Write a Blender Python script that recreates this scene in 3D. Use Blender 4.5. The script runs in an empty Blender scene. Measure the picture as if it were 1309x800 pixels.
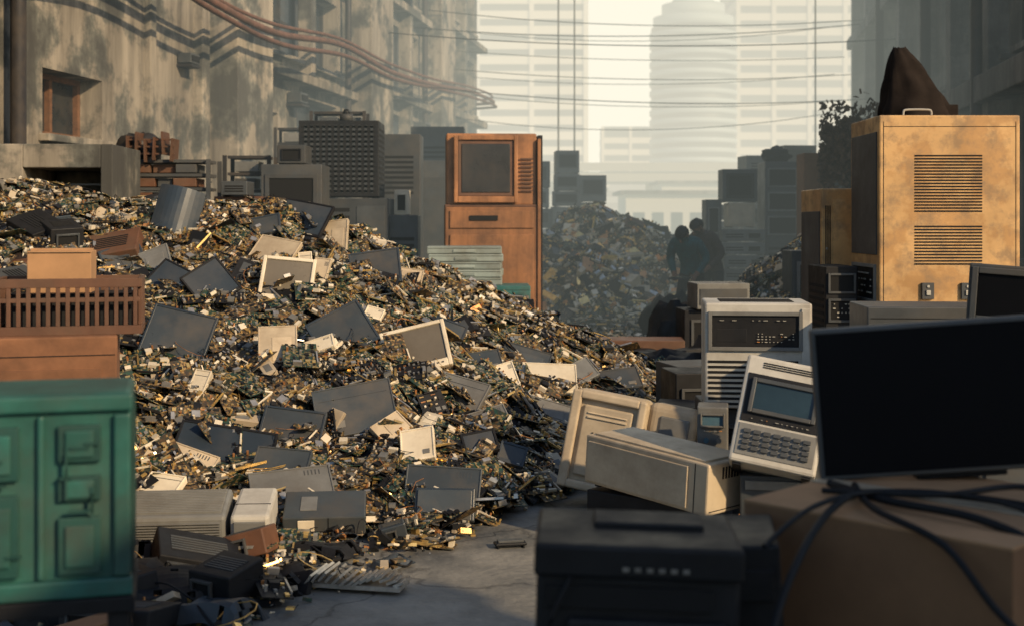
import bpy, math, random, bmesh
import numpy as np
from mathutils import Vector, Matrix, Euler, noise
random.seed(7); rng=np.random.default_rng(7)
S=bpy.context.scene
S.view_settings.view_transform='Standard'; S.view_settings.look='None'; S.view_settings.exposure=0
COL=S.collection

# ------------------------------------------------------------------ materials
def painted_haze_group():  # haze painted into materials: emission mixed over the surface, growing along world Y
    g=bpy.data.node_groups.new("painted_haze","ShaderNodeTree")
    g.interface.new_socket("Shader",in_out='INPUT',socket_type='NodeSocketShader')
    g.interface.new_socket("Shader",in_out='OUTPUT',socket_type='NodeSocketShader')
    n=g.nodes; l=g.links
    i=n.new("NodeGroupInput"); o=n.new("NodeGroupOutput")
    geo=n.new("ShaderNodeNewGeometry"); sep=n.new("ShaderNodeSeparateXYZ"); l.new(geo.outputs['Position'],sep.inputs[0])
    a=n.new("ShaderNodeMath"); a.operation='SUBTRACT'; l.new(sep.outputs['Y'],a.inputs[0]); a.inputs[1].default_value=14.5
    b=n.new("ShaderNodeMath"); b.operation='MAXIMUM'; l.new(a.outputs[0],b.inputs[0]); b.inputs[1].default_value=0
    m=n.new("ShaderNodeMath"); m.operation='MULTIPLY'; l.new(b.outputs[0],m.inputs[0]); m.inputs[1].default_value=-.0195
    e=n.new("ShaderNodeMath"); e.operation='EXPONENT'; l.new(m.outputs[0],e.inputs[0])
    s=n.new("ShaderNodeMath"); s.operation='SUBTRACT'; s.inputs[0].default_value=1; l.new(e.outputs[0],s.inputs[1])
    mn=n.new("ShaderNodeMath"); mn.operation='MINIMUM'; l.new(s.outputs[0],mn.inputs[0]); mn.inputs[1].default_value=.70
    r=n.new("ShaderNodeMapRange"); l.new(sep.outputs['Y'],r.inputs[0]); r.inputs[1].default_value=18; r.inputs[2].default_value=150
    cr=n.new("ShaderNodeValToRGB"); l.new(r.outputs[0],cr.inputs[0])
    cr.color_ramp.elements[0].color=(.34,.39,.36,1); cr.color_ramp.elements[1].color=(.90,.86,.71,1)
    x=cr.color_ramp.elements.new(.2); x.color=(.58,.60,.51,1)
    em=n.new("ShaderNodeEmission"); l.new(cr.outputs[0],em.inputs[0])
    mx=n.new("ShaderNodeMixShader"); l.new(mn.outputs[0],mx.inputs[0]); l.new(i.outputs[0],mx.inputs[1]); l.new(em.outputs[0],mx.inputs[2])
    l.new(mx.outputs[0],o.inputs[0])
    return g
HZ=painted_haze_group()
MATS={}
def M(name,base,rough=.6,metal=0.0,var=.25,scale=6,dirt=.35,dirtcol=(.10,.075,.05),bump=.15,streak=False,spec=.4,cells=None,dscale=None,alt=None,dlo=.45,dhi=.68):
    if name in MATS: return MATS[name]
    m=bpy.data.materials.new(name); m.use_nodes=True; nt=m.node_tree; n=nt.nodes; l=nt.links
    P=n['Principled BSDF']; out=n['Material Output']
    tc=n.new("ShaderNodeTexCoord"); oi=n.new("ShaderNodeObjectInfo")
    add=n.new("ShaderNodeVectorMath"); add.operation='ADD'; l.new(tc.outputs['Object'],add.inputs[0]); l.new(oi.outputs['Location'],add.inputs[1])
    n1=n.new("ShaderNodeTexNoise"); n1.inputs['Scale'].default_value=scale; n1.inputs['Detail'].default_value=5 if not alt else 9; n1.inputs['Roughness'].default_value=.65
    if streak:
        mp=n.new("ShaderNodeMapping"); mp.inputs['Scale'].default_value=(1,1,.14); l.new(add.outputs[0],mp.inputs[0]); l.new(mp.outputs[0],n1.inputs['Vector'])
    else: l.new(add.outputs[0],n1.inputs['Vector'])
    cr=n.new("ShaderNodeValToRGB"); l.new(n1.outputs[0],cr.inputs[0])
    cr.color_ramp.elements[0].position=.3; cr.color_ramp.elements[1].position=.7
    cr.color_ramp.elements[0].color=tuple(v*(1-var) for v in base)+(1,)
    cr.color_ramp.elements[1].color=tuple(min(1,v*(1+var)) for v in base)+(1,)
    colr=cr.outputs[0]
    if alt:
        na=n.new("ShaderNodeTexNoise"); na.inputs['Scale'].default_value=alt[1]; na.inputs['Detail'].default_value=9; na.inputs['Roughness'].default_value=.62; l.new(add.outputs[0],na.inputs['Vector'])
        ma=n.new("ShaderNodeMapRange"); l.new(na.outputs[0],ma.inputs[0]); ma.inputs[1].default_value=.48; ma.inputs[2].default_value=.54
        mm=n.new("ShaderNodeMix"); mm.data_type='RGBA'; mm.blend_type='MULTIPLY'; l.new(ma.outputs[0],mm.inputs[0]); l.new(colr,mm.inputs[6]); mm.inputs[7].default_value=alt[0]+(1,); colr=mm.outputs[2]
    if cells:
        vo=n.new("ShaderNodeTexVoronoi"); vo.distance='CHEBYCHEV'; vo.inputs['Scale'].default_value=cells[0]; vo.inputs['Randomness'].default_value=.8
        l.new(tc.outputs['Object'],vo.inputs['Vector'])
        sx=n.new("ShaderNodeSeparateColor"); l.new(vo.outputs['Color'],sx.inputs[0])
        c2=n.new("ShaderNodeValToRGB"); c2.color_ramp.interpolation='CONSTANT'; l.new(sx.outputs[0],c2.inputs[0])
        els=cells[1]; c2.color_ramp.elements[0].color=els[0]+(1,); c2.color_ramp.elements[0].position=0
        c2.color_ramp.elements[1].position=1/len(els); c2.color_ramp.elements[1].color=els[1]+(1,)
        for k in range(2,len(els)):
            q=c2.color_ramp.elements.new(k/len(els)); q.color=els[k]+(1,)
        mxc=n.new("ShaderNodeMix"); mxc.data_type='RGBA'; mxc.inputs[0].default_value=.75
        l.new(colr,mxc.inputs[6]); l.new(c2.outputs[0],mxc.inputs[7]); colr=mxc.outputs[2]
    if dirt>0:
        n2=n.new("ShaderNodeTexNoise"); n2.inputs['Scale'].default_value=dscale or scale*.45; n2.inputs['Detail'].default_value=6; n2.inputs['Roughness'].default_value=.7
        l.new(add.outputs[0],n2.inputs['Vector'])
        mr=n.new("ShaderNodeMapRange"); l.new(n2.outputs[0],mr.inputs[0]); mr.inputs[1].default_value=dlo; mr.inputs[2].default_value=dhi; mr.inputs[3].default_value=0; mr.inputs[4].default_value=dirt
        mx=n.new("ShaderNodeMix"); mx.data_type='RGBA'; l.new(mr.outputs[0],mx.inputs[0]); l.new(colr,mx.inputs[6]); mx.inputs[7].default_value=dirtcol+(1,); colr=mx.outputs[2]
        rr=n.new("ShaderNodeMapRange"); l.new(n2.outputs[0],rr.inputs[0]); rr.inputs[1].default_value=.3; rr.inputs[2].default_value=.7; rr.inputs[3].default_value=max(.05,rough-.12); rr.inputs[4].default_value=min(1,rough+.2)
        l.new(rr.outputs[0],P.inputs['Roughness'])
    else: P.inputs['Roughness'].default_value=rough
    hv=n.new("ShaderNodeHueSaturation"); l.new(colr,hv.inputs['Color'])
    rv=n.new("ShaderNodeMapRange"); l.new(oi.outputs['Random'],rv.inputs[0]); rv.inputs[3].default_value=.8; rv.inputs[4].default_value=1.15
    l.new(rv.outputs[0],hv.inputs['Value']); l.new(hv.outputs[0],P.inputs['Base Color'])
    P.inputs['Metallic'].default_value=metal; P.inputs['Specular IOR Level'].default_value=spec
    if bump:
        bp=n.new("ShaderNodeBump"); bp.inputs['Strength'].default_value=bump; bp.inputs['Distance'].default_value=.02
        l.new(n1.outputs[0],bp.inputs['Height']); l.new(bp.outputs[0],P.inputs['Normal'])
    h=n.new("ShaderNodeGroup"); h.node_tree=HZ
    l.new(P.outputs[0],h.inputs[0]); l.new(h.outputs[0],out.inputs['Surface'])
    MATS[name]=m; return m

BOARDCELLS=[(.012,.03,.02),(.05,.036,.018),(.16,.095,.035),(.02,.02,.02),(.09,.055,.025),(.34,.22,.09),(.015,.035,.03),(.02,.022,.025)]
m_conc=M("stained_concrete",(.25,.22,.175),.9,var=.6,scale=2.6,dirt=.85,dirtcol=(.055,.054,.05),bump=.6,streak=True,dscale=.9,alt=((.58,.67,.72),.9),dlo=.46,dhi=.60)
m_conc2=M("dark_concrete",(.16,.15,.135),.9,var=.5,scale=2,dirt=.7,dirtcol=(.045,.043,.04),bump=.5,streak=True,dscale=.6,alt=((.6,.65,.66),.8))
m_win=M("window_glass",(.015,.018,.02),.3,var=.3,dirt=.4,bump=0)
m_wood=M("window_wood",(.16,.075,.035),.7,var=.4,scale=9)
m_rustpipe=M("rusty_pipe",(.14,.065,.04),.7,var=.4,scale=5)
m_darkpipe=M("dark_pipe",(.022,.02,.019),.6)
m_black=M("black_plastic",(.009,.0095,.011),.55,var=.3,scale=12,dirt=.15,dirtcol=(.04,.034,.028),bump=0,spec=.25)
m_slate=M("slate_plastic",(.027,.037,.047),.38,var=.15,scale=5,dirt=.3,dirtcol=(.10,.085,.07),bump=0)
m_slate2=M("grey_panel",(.046,.055,.060),.36,var=.15,scale=5,dirt=.4,dirtcol=(.14,.105,.07),bump=0)
m_screen=M("dead_screen",(.004,.0045,.006),.5,var=.1,scale=4,dirt=0,bump=0,spec=.08)
m_kscreen=M("dusty_screen",(.03,.03,.03),.3,var=.2,scale=3,dirt=.3,bump=0)
m_lcd=M("grey_screen",(.14,.12,.09),.3,var=.15,scale=4,dirt=.3,bump=0)
m_beige=M("beige_plastic",(.48,.39,.27),.5,var=.12,scale=5,dirt=.55,dirtcol=(.2,.14,.085),bump=0)
m_cream=M("cream_plastic",(.64,.56,.42),.5,var=.1,scale=5,dirt=.4,dirtcol=(.3,.22,.13),bump=0)
m_white=M("offwhite_metal",(.42,.40,.35),.5,var=.12,scale=5,dirt=.5,dirtcol=(.17,.14,.11),bump=0)
m_grey=M("grey_metal",(.15,.15,.14),.5,var=.2,scale=5,dirt=.55,dirtcol=(.08,.065,.05),bump=.04)
m_dgrey=M("dark_grey_metal",(.045,.05,.053),.5,var=.25,scale=4,dirt=.5,dirtcol=(.08,.068,.053),bump=.04)
m_gold=M("ochre_painted_metal",(.58,.35,.145),.5,metal=.1,var=.22,scale=2.2,dirt=.7,dirtcol=(.26,.175,.10),bump=.05,dscale=5,alt=((.82,.76,.70),2.6),dlo=.48,dhi=.62)
m_wcab=M("aged_orange_wood",(.27,.12,.047),.5,var=.45,scale=5,dirt=.7,dirtcol=(.08,.04,.022),bump=.05,streak=True)
m_brown=M("brown_plastic",(.10,.046,.025),.55,var=.25,scale=6,dirt=.4,bump=.03)
m_rust=M("rusty_sheet",(.19,.085,.04),.8,var=.4,scale=4,dirt=.6,dirtcol=(.08,.045,.03),bump=.25)
m_card=M("cardboard",(.20,.105,.05),.85,var=.15,scale=3,dirt=.4,dirtcol=(.12,.065,.035),bump=.05)
m_card2=M("light_cardboard",(.38,.21,.10),.85,var=.12,scale=4,dirt=.3,bump=.03)
m_green=M("green_painted_metal",(.017,.088,.072),.5,var=.35,scale=5,dirt=.8,dirtcol=(.04,.045,.036),bump=.1)
m_dgreen=M("dark_green_paint",(.009,.05,.042),.5,var=.3,scale=4,dirt=.4,dirtcol=(.03,.03,.025))
m_teal=M("teal_plastic",(.03,.12,.115),.5,var=.25,scale=5,dirt=.5)
m_pale=M("pale_green_tray",(.25,.30,.28),.6,var=.15,scale=5,dirt=.5)
m_hole=M("dark_slot",(.006,.006,.006),.9,var=.1,dirt=0,bump=0)
m_rubber=M("cable_rubber",(.010,.010,.011),.6,var=.2,dirt=0,bump=0,spec=.2)
m_pbrown=M("scrap_pcb_brown",(.12,.075,.034),.55,var=.4,scale=20,cells=(70,BOARDCELLS),bump=0,dirt=0)
m_pgreen=M("scrap_pcb_green",(.018,.05,.032),.5,var=.4,scale=20,cells=(75,[(.012,.042,.03),(.04,.035,.018),(.012,.03,.024),(.22,.15,.05),(.012,.045,.034),(.02,.02,.02),(.3,.22,.11)]),bump=0,dirt=0)
m_sgold=M("scrap_gold",(.85,.52,.19),.30,metal=.75,var=.35,scale=15,dirt=0,bump=0)
m_scop=M("scrap_copper",(.50,.23,.09),.40,metal=.6,var=.3,scale=15,dirt=0,bump=0)
m_ssil=M("scrap_steel",(.46,.43,.38),.32,metal=.7,var=.3,scale=15,dirt=0,bump=0)
m_mound=M("scrap_fines",(.03,.022,.016),.8,var=.5,scale=15,cells=(22,BOARDCELLS),bump=0,dirt=0)
m_blue=M("blue_plastic",(.04,.10,.14),.5)
m_lite=M("blue_grey_display",(.016,.032,.042),.25,var=.2,dirt=0,bump=0)
m_dotw=M("white_mark",(.42,.40,.34),.5,dirt=0,bump=0,var=.05)
m_dim=M("dim_mark",(.16,.15,.13),.5,dirt=0,bump=0,var=.05)
m_doto=M("orange_mark",(.5,.2,.05),.5,dirt=0,bump=0,var=.05)
m_jteal=M("dark_teal_cloth",(.02,.095,.105),.9,var=.3,scale=14,bump=.3)
m_jbrown=M("dark_brown_cloth",(.045,.032,.027),.9,var=.3,scale=14,bump=.3)
m_trous=M("black_cloth",(.014,.014,.016),.9,var=.3,scale=14,bump=.3)
m_skin=M("skin",(.18,.09,.055),.55,var=.1,dirt=.2,bump=.05)
m_hair=M("black_hair",(.008,.007,.006),.6,var=.3,scale=30,dirt=0)
m_tarp=M("brown_rag",(.016,.012,.010),.95,var=.3,scale=5,bump=.3,dirt=0,spec=.1)
m_leafb=M("dry_leaf",(.085,.055,.032),.8,var=.5,scale=8,dirt=0)
m_bark=M("bark",(.06,.04,.03),.9,var=.4)
m_tower=M("tower_concrete",(.42,.40,.35),.7,var=.12,scale=.05,dirt=0,bump=0)
m_tower2=M("tower_cladding",(.27,.33,.34),.6,var=.12,scale=.05,dirt=0,bump=0)
m_tglass=M("tower_glass",(.04,.06,.065),.5,var=.2,scale=.05,dirt=0,bump=0)

# ------------------------------------------------------------------ mesh builder
CUBE=np.array([[-1,-1,-1],[1,-1,-1],[1,1,-1],[-1,1,-1],[-1,-1,1],[1,-1,1],[1,1,1],[-1,1,1]])*.5
CF=[(0,3,2,1),(4,5,6,7),(0,1,5,4),(1,2,6,5),(2,3,7,6),(3,0,4,7)]
class MB:
    def __init__(s): s.v=[];s.f=[];s.m=[];s.sm=[]
    def box(s,cx,cy,cz,sx,sy,sz,mat=0,R=None,taper=1.0):
        o=len(s.v)
        for p in CUBE:
            k=taper if p[2]>0 else 1
            q=Vector((p[0]*sx*k,p[1]*sy*k,p[2]*sz))
            if R is not None: q=R@q
            s.v.append((q[0]+cx,q[1]+cy,q[2]+cz))
        for f in CF: s.f.append(tuple(i+o for i in f)); s.m.append(mat); s.sm.append(False)
        return s
    def cyl(s,cx,cy,cz,r,h,axis='z',n=16,mat=0,r2=None):
        o=len(s.v); r2=r if r2 is None else r2
        for k,(rr,t) in enumerate(((r,-h/2),(r2,h/2))):
            for i in range(n):
                a=2*math.pi*i/n; x,y=rr*math.cos(a),rr*math.sin(a)
                p={'z':(x,y,t),'y':(x,t,y),'x':(t,x,y)}[axis]
                s.v.append((p[0]+cx,p[1]+cy,p[2]+cz))
        for i in range(n):
            j=(i+1)%n; s.f.append((o+i,o+j,o+n+j,o+n+i)); s.m.append(mat); s.sm.append(True)
        s.f.append(tuple(o+i for i in range(n))[::-1]); s.m.append(mat); s.sm.append(False)
        s.f.append(tuple(o+n+i for i in range(n))); s.m.append(mat); s.sm.append(False)
        return s
    def tube(s,pts,r,n=8,mat=0,sub=6):
        P=[Vector(p) for p in pts]
        if len(P)>2 and sub>1:
            Q=[]
            for i in range(len(P)-1):
                a=P[max(i-1,0)];b=P[i];d=P[i+1];e=P[min(i+2,len(P)-1)]
                for k in range(sub):
                    t=k/sub
                    Q.append(.5*((2*b)+(d-a)*t+(2*a-5*b+4*d-e)*t*t+(3*b-a-3*d+e)*t**3))
            Q.append(P[-1]); P=Q
        o=len(s.v)
        for i,p in enumerate(P):
            t=(P[min(i+1,len(P)-1)]-P[max(i-1,0)]).normalized()
            up=Vector((0,0,1)) if abs(t.z)<.95 else Vector((1,0,0))
            a=t.cross(up).normalized(); b=t.cross(a)
            for k in range(n):
                an=2*math.pi*k/n; q=p+(a*math.cos(an)+b*math.sin(an))*r; s.v.append(tuple(q))
        for i in range(len(P)-1):
            for k in range(n):
                j=(k+1)%n
                s.f.append((o+i*n+k,o+i*n+j,o+(i+1)*n+j,o+(i+1)*n+k)); s.m.append(mat); s.sm.append(True)
        s.f.append(tuple(o+k for k in range(n))); s.m.append(mat); s.sm.append(False)
        s.f.append(tuple(o+(len(P)-1)*n+k for k in range(n))[::-1]); s.m.append(mat); s.sm.append(False)
        return s
    def quad(s,a,b,cc,d,mat=0):
        o=len(s.v); s.v+= [a,b,cc,d]; s.f.append((o,o+1,o+2,o+3)); s.m.append(mat); s.sm.append(False); return s
    def xf(s,Mx,start=0):
        for i in range(start,len(s.v)): s.v[i]=tuple(Mx@Vector(s.v[i]))
        return s
    def obj(s,name,mats,parent=None,bevel=0,seg=2,label=None):
        me=bpy.data.meshes.new(name); me.from_pydata(s.v,[],s.f)
        for m in (mats if isinstance(mats,(list,tuple)) else [mats]): me.materials.append(m)
        me.polygons.foreach_set('material_index',s.m); me.polygons.foreach_set('use_smooth',s.sm)
        me.update()
        ob=bpy.data.objects.new(name,me); COL.objects.link(ob)
        if parent: ob.parent=parent
        if bevel:
            b=ob.modifiers.new("bevel",'BEVEL'); b.width=bevel; b.segments=seg; b.limit_method='ANGLE'; b.angle_limit=math.radians(40)
        if label: ob["label"]=label
        return ob
def empty(name,label,cat,Mx,group=None):
    e=bpy.data.objects.new(name,None); COL.objects.link(e); e.empty_display_size=.1
    e.matrix_world=Mx; e["label"]=label; e["category"]=cat
    if group: e["group"]=group
    return e
def T(x,y,z,rz=0,rx=0,ry=0):
    return Matrix.Translation((x,y,z))@Euler((math.radians(rx),math.radians(ry),math.radians(rz)),'XYZ').to_matrix().to_4x4()
def tag(o,label,cat,group=None,kind=None):
    if label:o["label"]=label
    if cat:o["category"]=cat
    if group:o["group"]=group
    if kind:o["kind"]=kind
    return o
def facemat(face,w,d,h,u,v):
    if face=='F': return Matrix.Translation((-w/2+u*w,-d/2,v*h))
    if face=='L': return Matrix.Translation((-w/2,d/2-u*d,v*h))@Matrix.Rotation(-math.pi/2,4,'Z')
    if face=='R': return Matrix.Translation((w/2,-d/2+u*d,v*h))@Matrix.Rotation(math.pi/2,4,'Z')
    if face=='T': return Matrix.Translation((-w/2+u*w,-d/2+v*d,h))@Matrix.Rotation(-math.pi/2,4,'X')
def feature(e,w,d,h,ft):
    k,face,u,v,fw,fh=ft[:6]; ex=ft[6:]
    FW=w if face in 'FT' else d; FH=d if face=='T' else h
    a=fw*FW; b=fh*FH; Mx=facemat(face,w,d,h,u,v); mb=MB()
    if k=='panel':
        mb.box(0,-.004,0,a,.014,b); mb.xf(Mx).obj("front_panel",ex[0],e,.003)
    elif k=='plate':
        mb.box(0,-.001,0,a,.008,b); mb.xf(Mx).obj(ex[1] if len(ex)>1 else "label_plate",ex[0],e,.002)
    elif k in('vent','vvent'):
        n=ex[0]; mat=ex[1] if len(ex)>1 else m_hole
        for i in range(n):
            t=(i+.5)/n-.5
            if k=='vent': mb.box(0,-.0005,t*b,a,.006,b/n*.48)
            else: mb.box(t*a,-.0005,0,a/n*.5,.006,b)
        mb.xf(Mx).obj("vent_grille",mat,e)
    elif k=='keys':
        nx,ny=ex[0],ex[1]
        for i in range(nx):
            for j in range(ny): mb.box(((i+.5)/nx-.5)*a,-.012,((j+.5)/ny-.5)*b,a/nx*.7,.014,b/ny*.66)
        mb.xf(Mx).obj("keypad",ex[2],e)
    elif k=='rib':
        n=ex[0]
        for i in range(n):
            t=(i+.5)/n-.5
            mb.box(0,-.005,t*b,a,.014,b/n*.5)
        mb.xf(Mx).obj("ribbing",ex[1],e,.002)
    elif k=='recess':
        t=min(a,b)*.07+.006; mat=ex[0]; inner=ex[1] if len(ex)>1 else m_hole
        mb.box(0,-.001,0,a-t,.006,b-t,1)
        mb.box(-a/2+t/2,-.008,0,t,.022,b);mb.box(a/2-t/2,-.008,0,t,.022,b)
        mb.box(0,-.0075,b/2-t/2,a-2*t,.021,t);mb.box(0,-.0075,-b/2+t/2,a-2*t,.021,t)
        mb.xf(Mx).obj("bay",[mat,inner],e,.002)
    elif k=='screen':
        t=min(a,b)*.1+.004; mat=ex[0]; inner=ex[1] if len(ex)>1 else m_screen
        mb.box(-a/2+t/2,-.01,0,t,.03,b);mb.box(a/2-t/2,-.01,0,t,.03,b)
        mb.box(0,-.0095,b/2-t/2,a-2*t,.029,t);mb.box(0,-.0095,-b/2+t/2,a-2*t,.029,t)
        fr=mb.xf(Mx).obj("screen_frame",mat,e,.004)
        g=MB().box(0,-.005,0,a-1.9*t,.012,b-1.9*t); g.xf(Mx).obj("screen",inner,e)
    elif k=='knob':
        mb.cyl(0,-.012,0,a/2,.03,'y',16,0,a/2*.85); mb.xf(Mx).obj("knob",ex[0],e)
    elif k=='dots':
        nx,ny=ex[0],ex[1]
        for i in range(nx):
            for j in range(ny):
                if random.random()<.6: mb.box(((i+.5)/nx-.5)*a,-.012,((j+.5)/ny-.5)*b,a/nx*random.choice([.25,.5,.7]),.006,b/ny*.22,1 if random.random()<.12 else 0)
        if mb.v: mb.xf(Mx).obj("indicator_marks",[m_dotw,m_doto],e)
    elif k=='handle':
        mb.tube([(-a/2,0,0),(-a/2,-.045,0),(-a/2+.03,-.06,0),(a/2-.03,-.06,0),(a/2,-.045,0),(a/2,0,0)],.009,8,0,4); mb.xf(Mx).obj("handle",ex[0],e)
    elif k=='switchbox':
        mb.box(0,-.01,0,a,.03,b,0); mb.box(0,-.028,-.1*b,a*.35,.02,b*.3,1); mb.cyl(0,-.026,b*.28,a*.12,.015,'y',10,1); mb.xf(Mx).obj("switch",[ex[0],m_dotw],e,.002)
    elif k=='seam':
        mb.box(0,-.0005,0,max(a,.004),.004,max(b,.004)); mb.xf(Mx).obj("seam",m_hole,e)
def equip(name,label,cat,x,y,z,dims,mat,feats=(),rz=0,rx=0,ry=0,group=None,bev=.008,feet=True,Mx=None):
    w,d,h=dims
    e=empty(name,label,cat,Mx if Mx is not None else T(x,y,z,rz,rx,ry),group)
    o=.012 if feet else 0
    MB().box(0,0,h/2+o/2,w,d,h-o).obj("casing",mat,e,bev)
    if feet:
        for sx in(-1,1): MB().box(sx*w*.4,0,o/2,min(w,d)*.1,d*.9,o).obj("foot",m_black,e)
    for ft in feats: feature(e,w,d,h,ft)
    return e

# ------------------------------------------------------------------ heap fields
def ridge(x): return np.interp(x,[-7,-3.3,-2.1,-1.5,-.9,-.4,0,.6,1.3,1.9],[1.9,1.88,1.7,1.52,1.35,1.05,.86,.52,.25,0])
def yfr(x): return np.interp(x,[-6,-3,-1.5,-.2,.5,1.2,2],[7,6.9,7.0,7.4,8.4,9.9,11.5])
def lump(x,y,a=1): return a*(.05*np.sin(2.3*x+1.1*y)+.04*np.sin(4.1*y-2.2*x+1)+.03*np.sin(7.3*x+3.1)*np.cos(6.1*y))
def h1(x,y):
    a=yfr(x); t=np.clip((y-a)/(11.5-a+1e-6),0,1)
    hf=ridge(x)*t**.9; hb=ridge(x)*np.clip(1-np.clip((y-11.5)/3.5,0,2)**1.5,0,1)
    h=np.where(y<=11.5,hf,hb); edge=np.clip(h/.3,0,1)
    return h+lump(x,y,1.25)*edge
def h2(x,y):
    r=np.sqrt(((x-1.6)/2.7)**2+((y-25)/3.4)**2)
    h=1.85*np.clip(1-r,0,1)**.7
    return h+lump(x,y,2.4)*np.clip(h/.5,0,1)+.2*np.sin(3.1*x+.5)*np.sin(2.7*y)*np.clip(h/.5,0,1)
def h3(x,y):
    r=np.sqrt(((x-4.2)/1.7)**2+((y-17.5)/2.4)**2)
    h=1.5*np.clip(1-r,0,1)**.8
    return h+lump(x,y,1.3)*np.clip(h/.3,0,1)
def hflat(x,y): return np.zeros_like(x)
def nrm(hf,x,y):
    e=.15; dx=(hf(x+e,y)-hf(x-e,y))/(2*e); dy=(hf(x,y+e)-hf(x,y-e))/(2*e)
    n=np.stack([-dx,-dy,np.ones_like(dx)],-1); return n/np.linalg.norm(n,axis=-1,keepdims=True)
def frames(n,yaw,tilt,tdir):
    up=n.copy(); t=np.stack([np.cos(tdir),np.sin(tdir),np.zeros_like(tdir)],-1)
    up=up*np.cos(tilt)[:,None]+t*np.sin(tilt)[:,None]; up/=np.linalg.norm(up,axis=1,keepdims=True)
    a=np.stack([np.cos(yaw),np.sin(yaw),np.zeros_like(yaw)],-1)
    a=a-(a*up).sum(1,keepdims=True)*up; a/=np.linalg.norm(a,axis=1,keepdims=True)
    b=np.cross(up,a); return np.stack([a,b,up],-1)
class Soup:
    def __init__(s): s.V=[];s.F=[];s.Mt=[];s.n=0
    def add(s,v,f,m): s.V.append(v.reshape(-1,3)); s.F.append(f+s.n); s.Mt.append(m); s.n+=len(s.V[-1])
    def boxes(s,cen,siz,R,mat):
        N=len(cen); v=np.einsum('nij,nkj->nki',R,CUBE[None]*siz[:,None,:])+cen[:,None,:]
        f=(np.array(CF)[None]+8*np.arange(N)[:,None,None]).reshape(-1,4)
        s.add(v,f,np.repeat(mat,6))
    def obj(s,name,mats):
        V=np.concatenate(s.V); F=np.concatenate(s.F); Mt=np.concatenate(s.Mt)
        me=bpy.data.meshes.new(name); me.vertices.add(len(V)); me.vertices.foreach_set('co',V.astype(np.float32).ravel())
        me.loops.add(F.size); me.loops.foreach_set('vertex_index',F.astype(np.int32).ravel())
        me.polygons.add(len(F)); me.polygons.foreach_set('loop_start',np.arange(0,F.size,4,dtype=np.int32))
        for m in mats: me.materials.append(m)
        me.polygons.foreach_set('material_index',Mt.astype(np.int32))
        me.polygons.foreach_set('use_smooth',np.zeros(len(F),dtype=bool))
        me.update(calc_edges=True); me.validate()
        ob=bpy.data.objects.new(name,me); COL.objects.link(ob); return ob
SM=[m_black,m_pbrown,m_pgreen,m_sgold,m_ssil,m_beige,m_cream,m_slate,m_scop,m_mound,m_white,m_blue,m_grey]
def template():
    C=[];Z=[];Mm=[]
    w=rng.uniform(.14,.32);d=rng.uniform(.09,.20)
    def a(x,y,z,sx,sy,sz,m): C.append((x,y,z));Z.append((sx,sy,sz));Mm.append(m)
    a(0,0,0,w,d,.004,rng.choice([1,2,1,2,1,0]))
    nx=max(3,int(w/.036)); ny=max(2,int(d/.032))
    for i in range(nx):
        for j in range(ny):
            u=rng.random()
            x=(-.5+(i+.5)/nx)*w*.94; y=(-.5+(j+.5)/ny)*d*.92
            if u<.42: hz=rng.uniform(.003,.008); a(x,y,hz/2+.002,rng.uniform(.014,.03),rng.uniform(.008,.024),hz,rng.choice([0,0,0,12,3]))
            elif u<.60: hz=rng.uniform(.012,.030); a(x,y,hz/2,.011,.011,hz,rng.choice([4,0,3,8,6]))
            elif u<.82: a(x,y,.005,rng.uniform(.006,.028),rng.uniform(.004,.009),.006,rng.choice([3,3,6,5,8,4]))
    for sgn in (-1,1):
        if rng.random()<.75: a(rng.uniform(-.15,.15)*w,sgn*.47*d,.007,rng.uniform(.3,.7)*w,.008,.012,rng.choice([3,6,0,4,3]))
    if rng.random()<.6: a(rng.uniform(-.3,.3)*w,rng.uniform(-.25,.25)*d,.012,.045,.04,.022,rng.choice([4,0,12,6]))
    if rng.random()<.5: a(-.44*w,rng.uniform(-.2,.2)*d,.014,.02,.045,.024,rng.choice([4,4,6]))
    return np.array(C),np.array(Z),np.array(Mm)
TPL=[template() for _ in range(22)]
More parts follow.
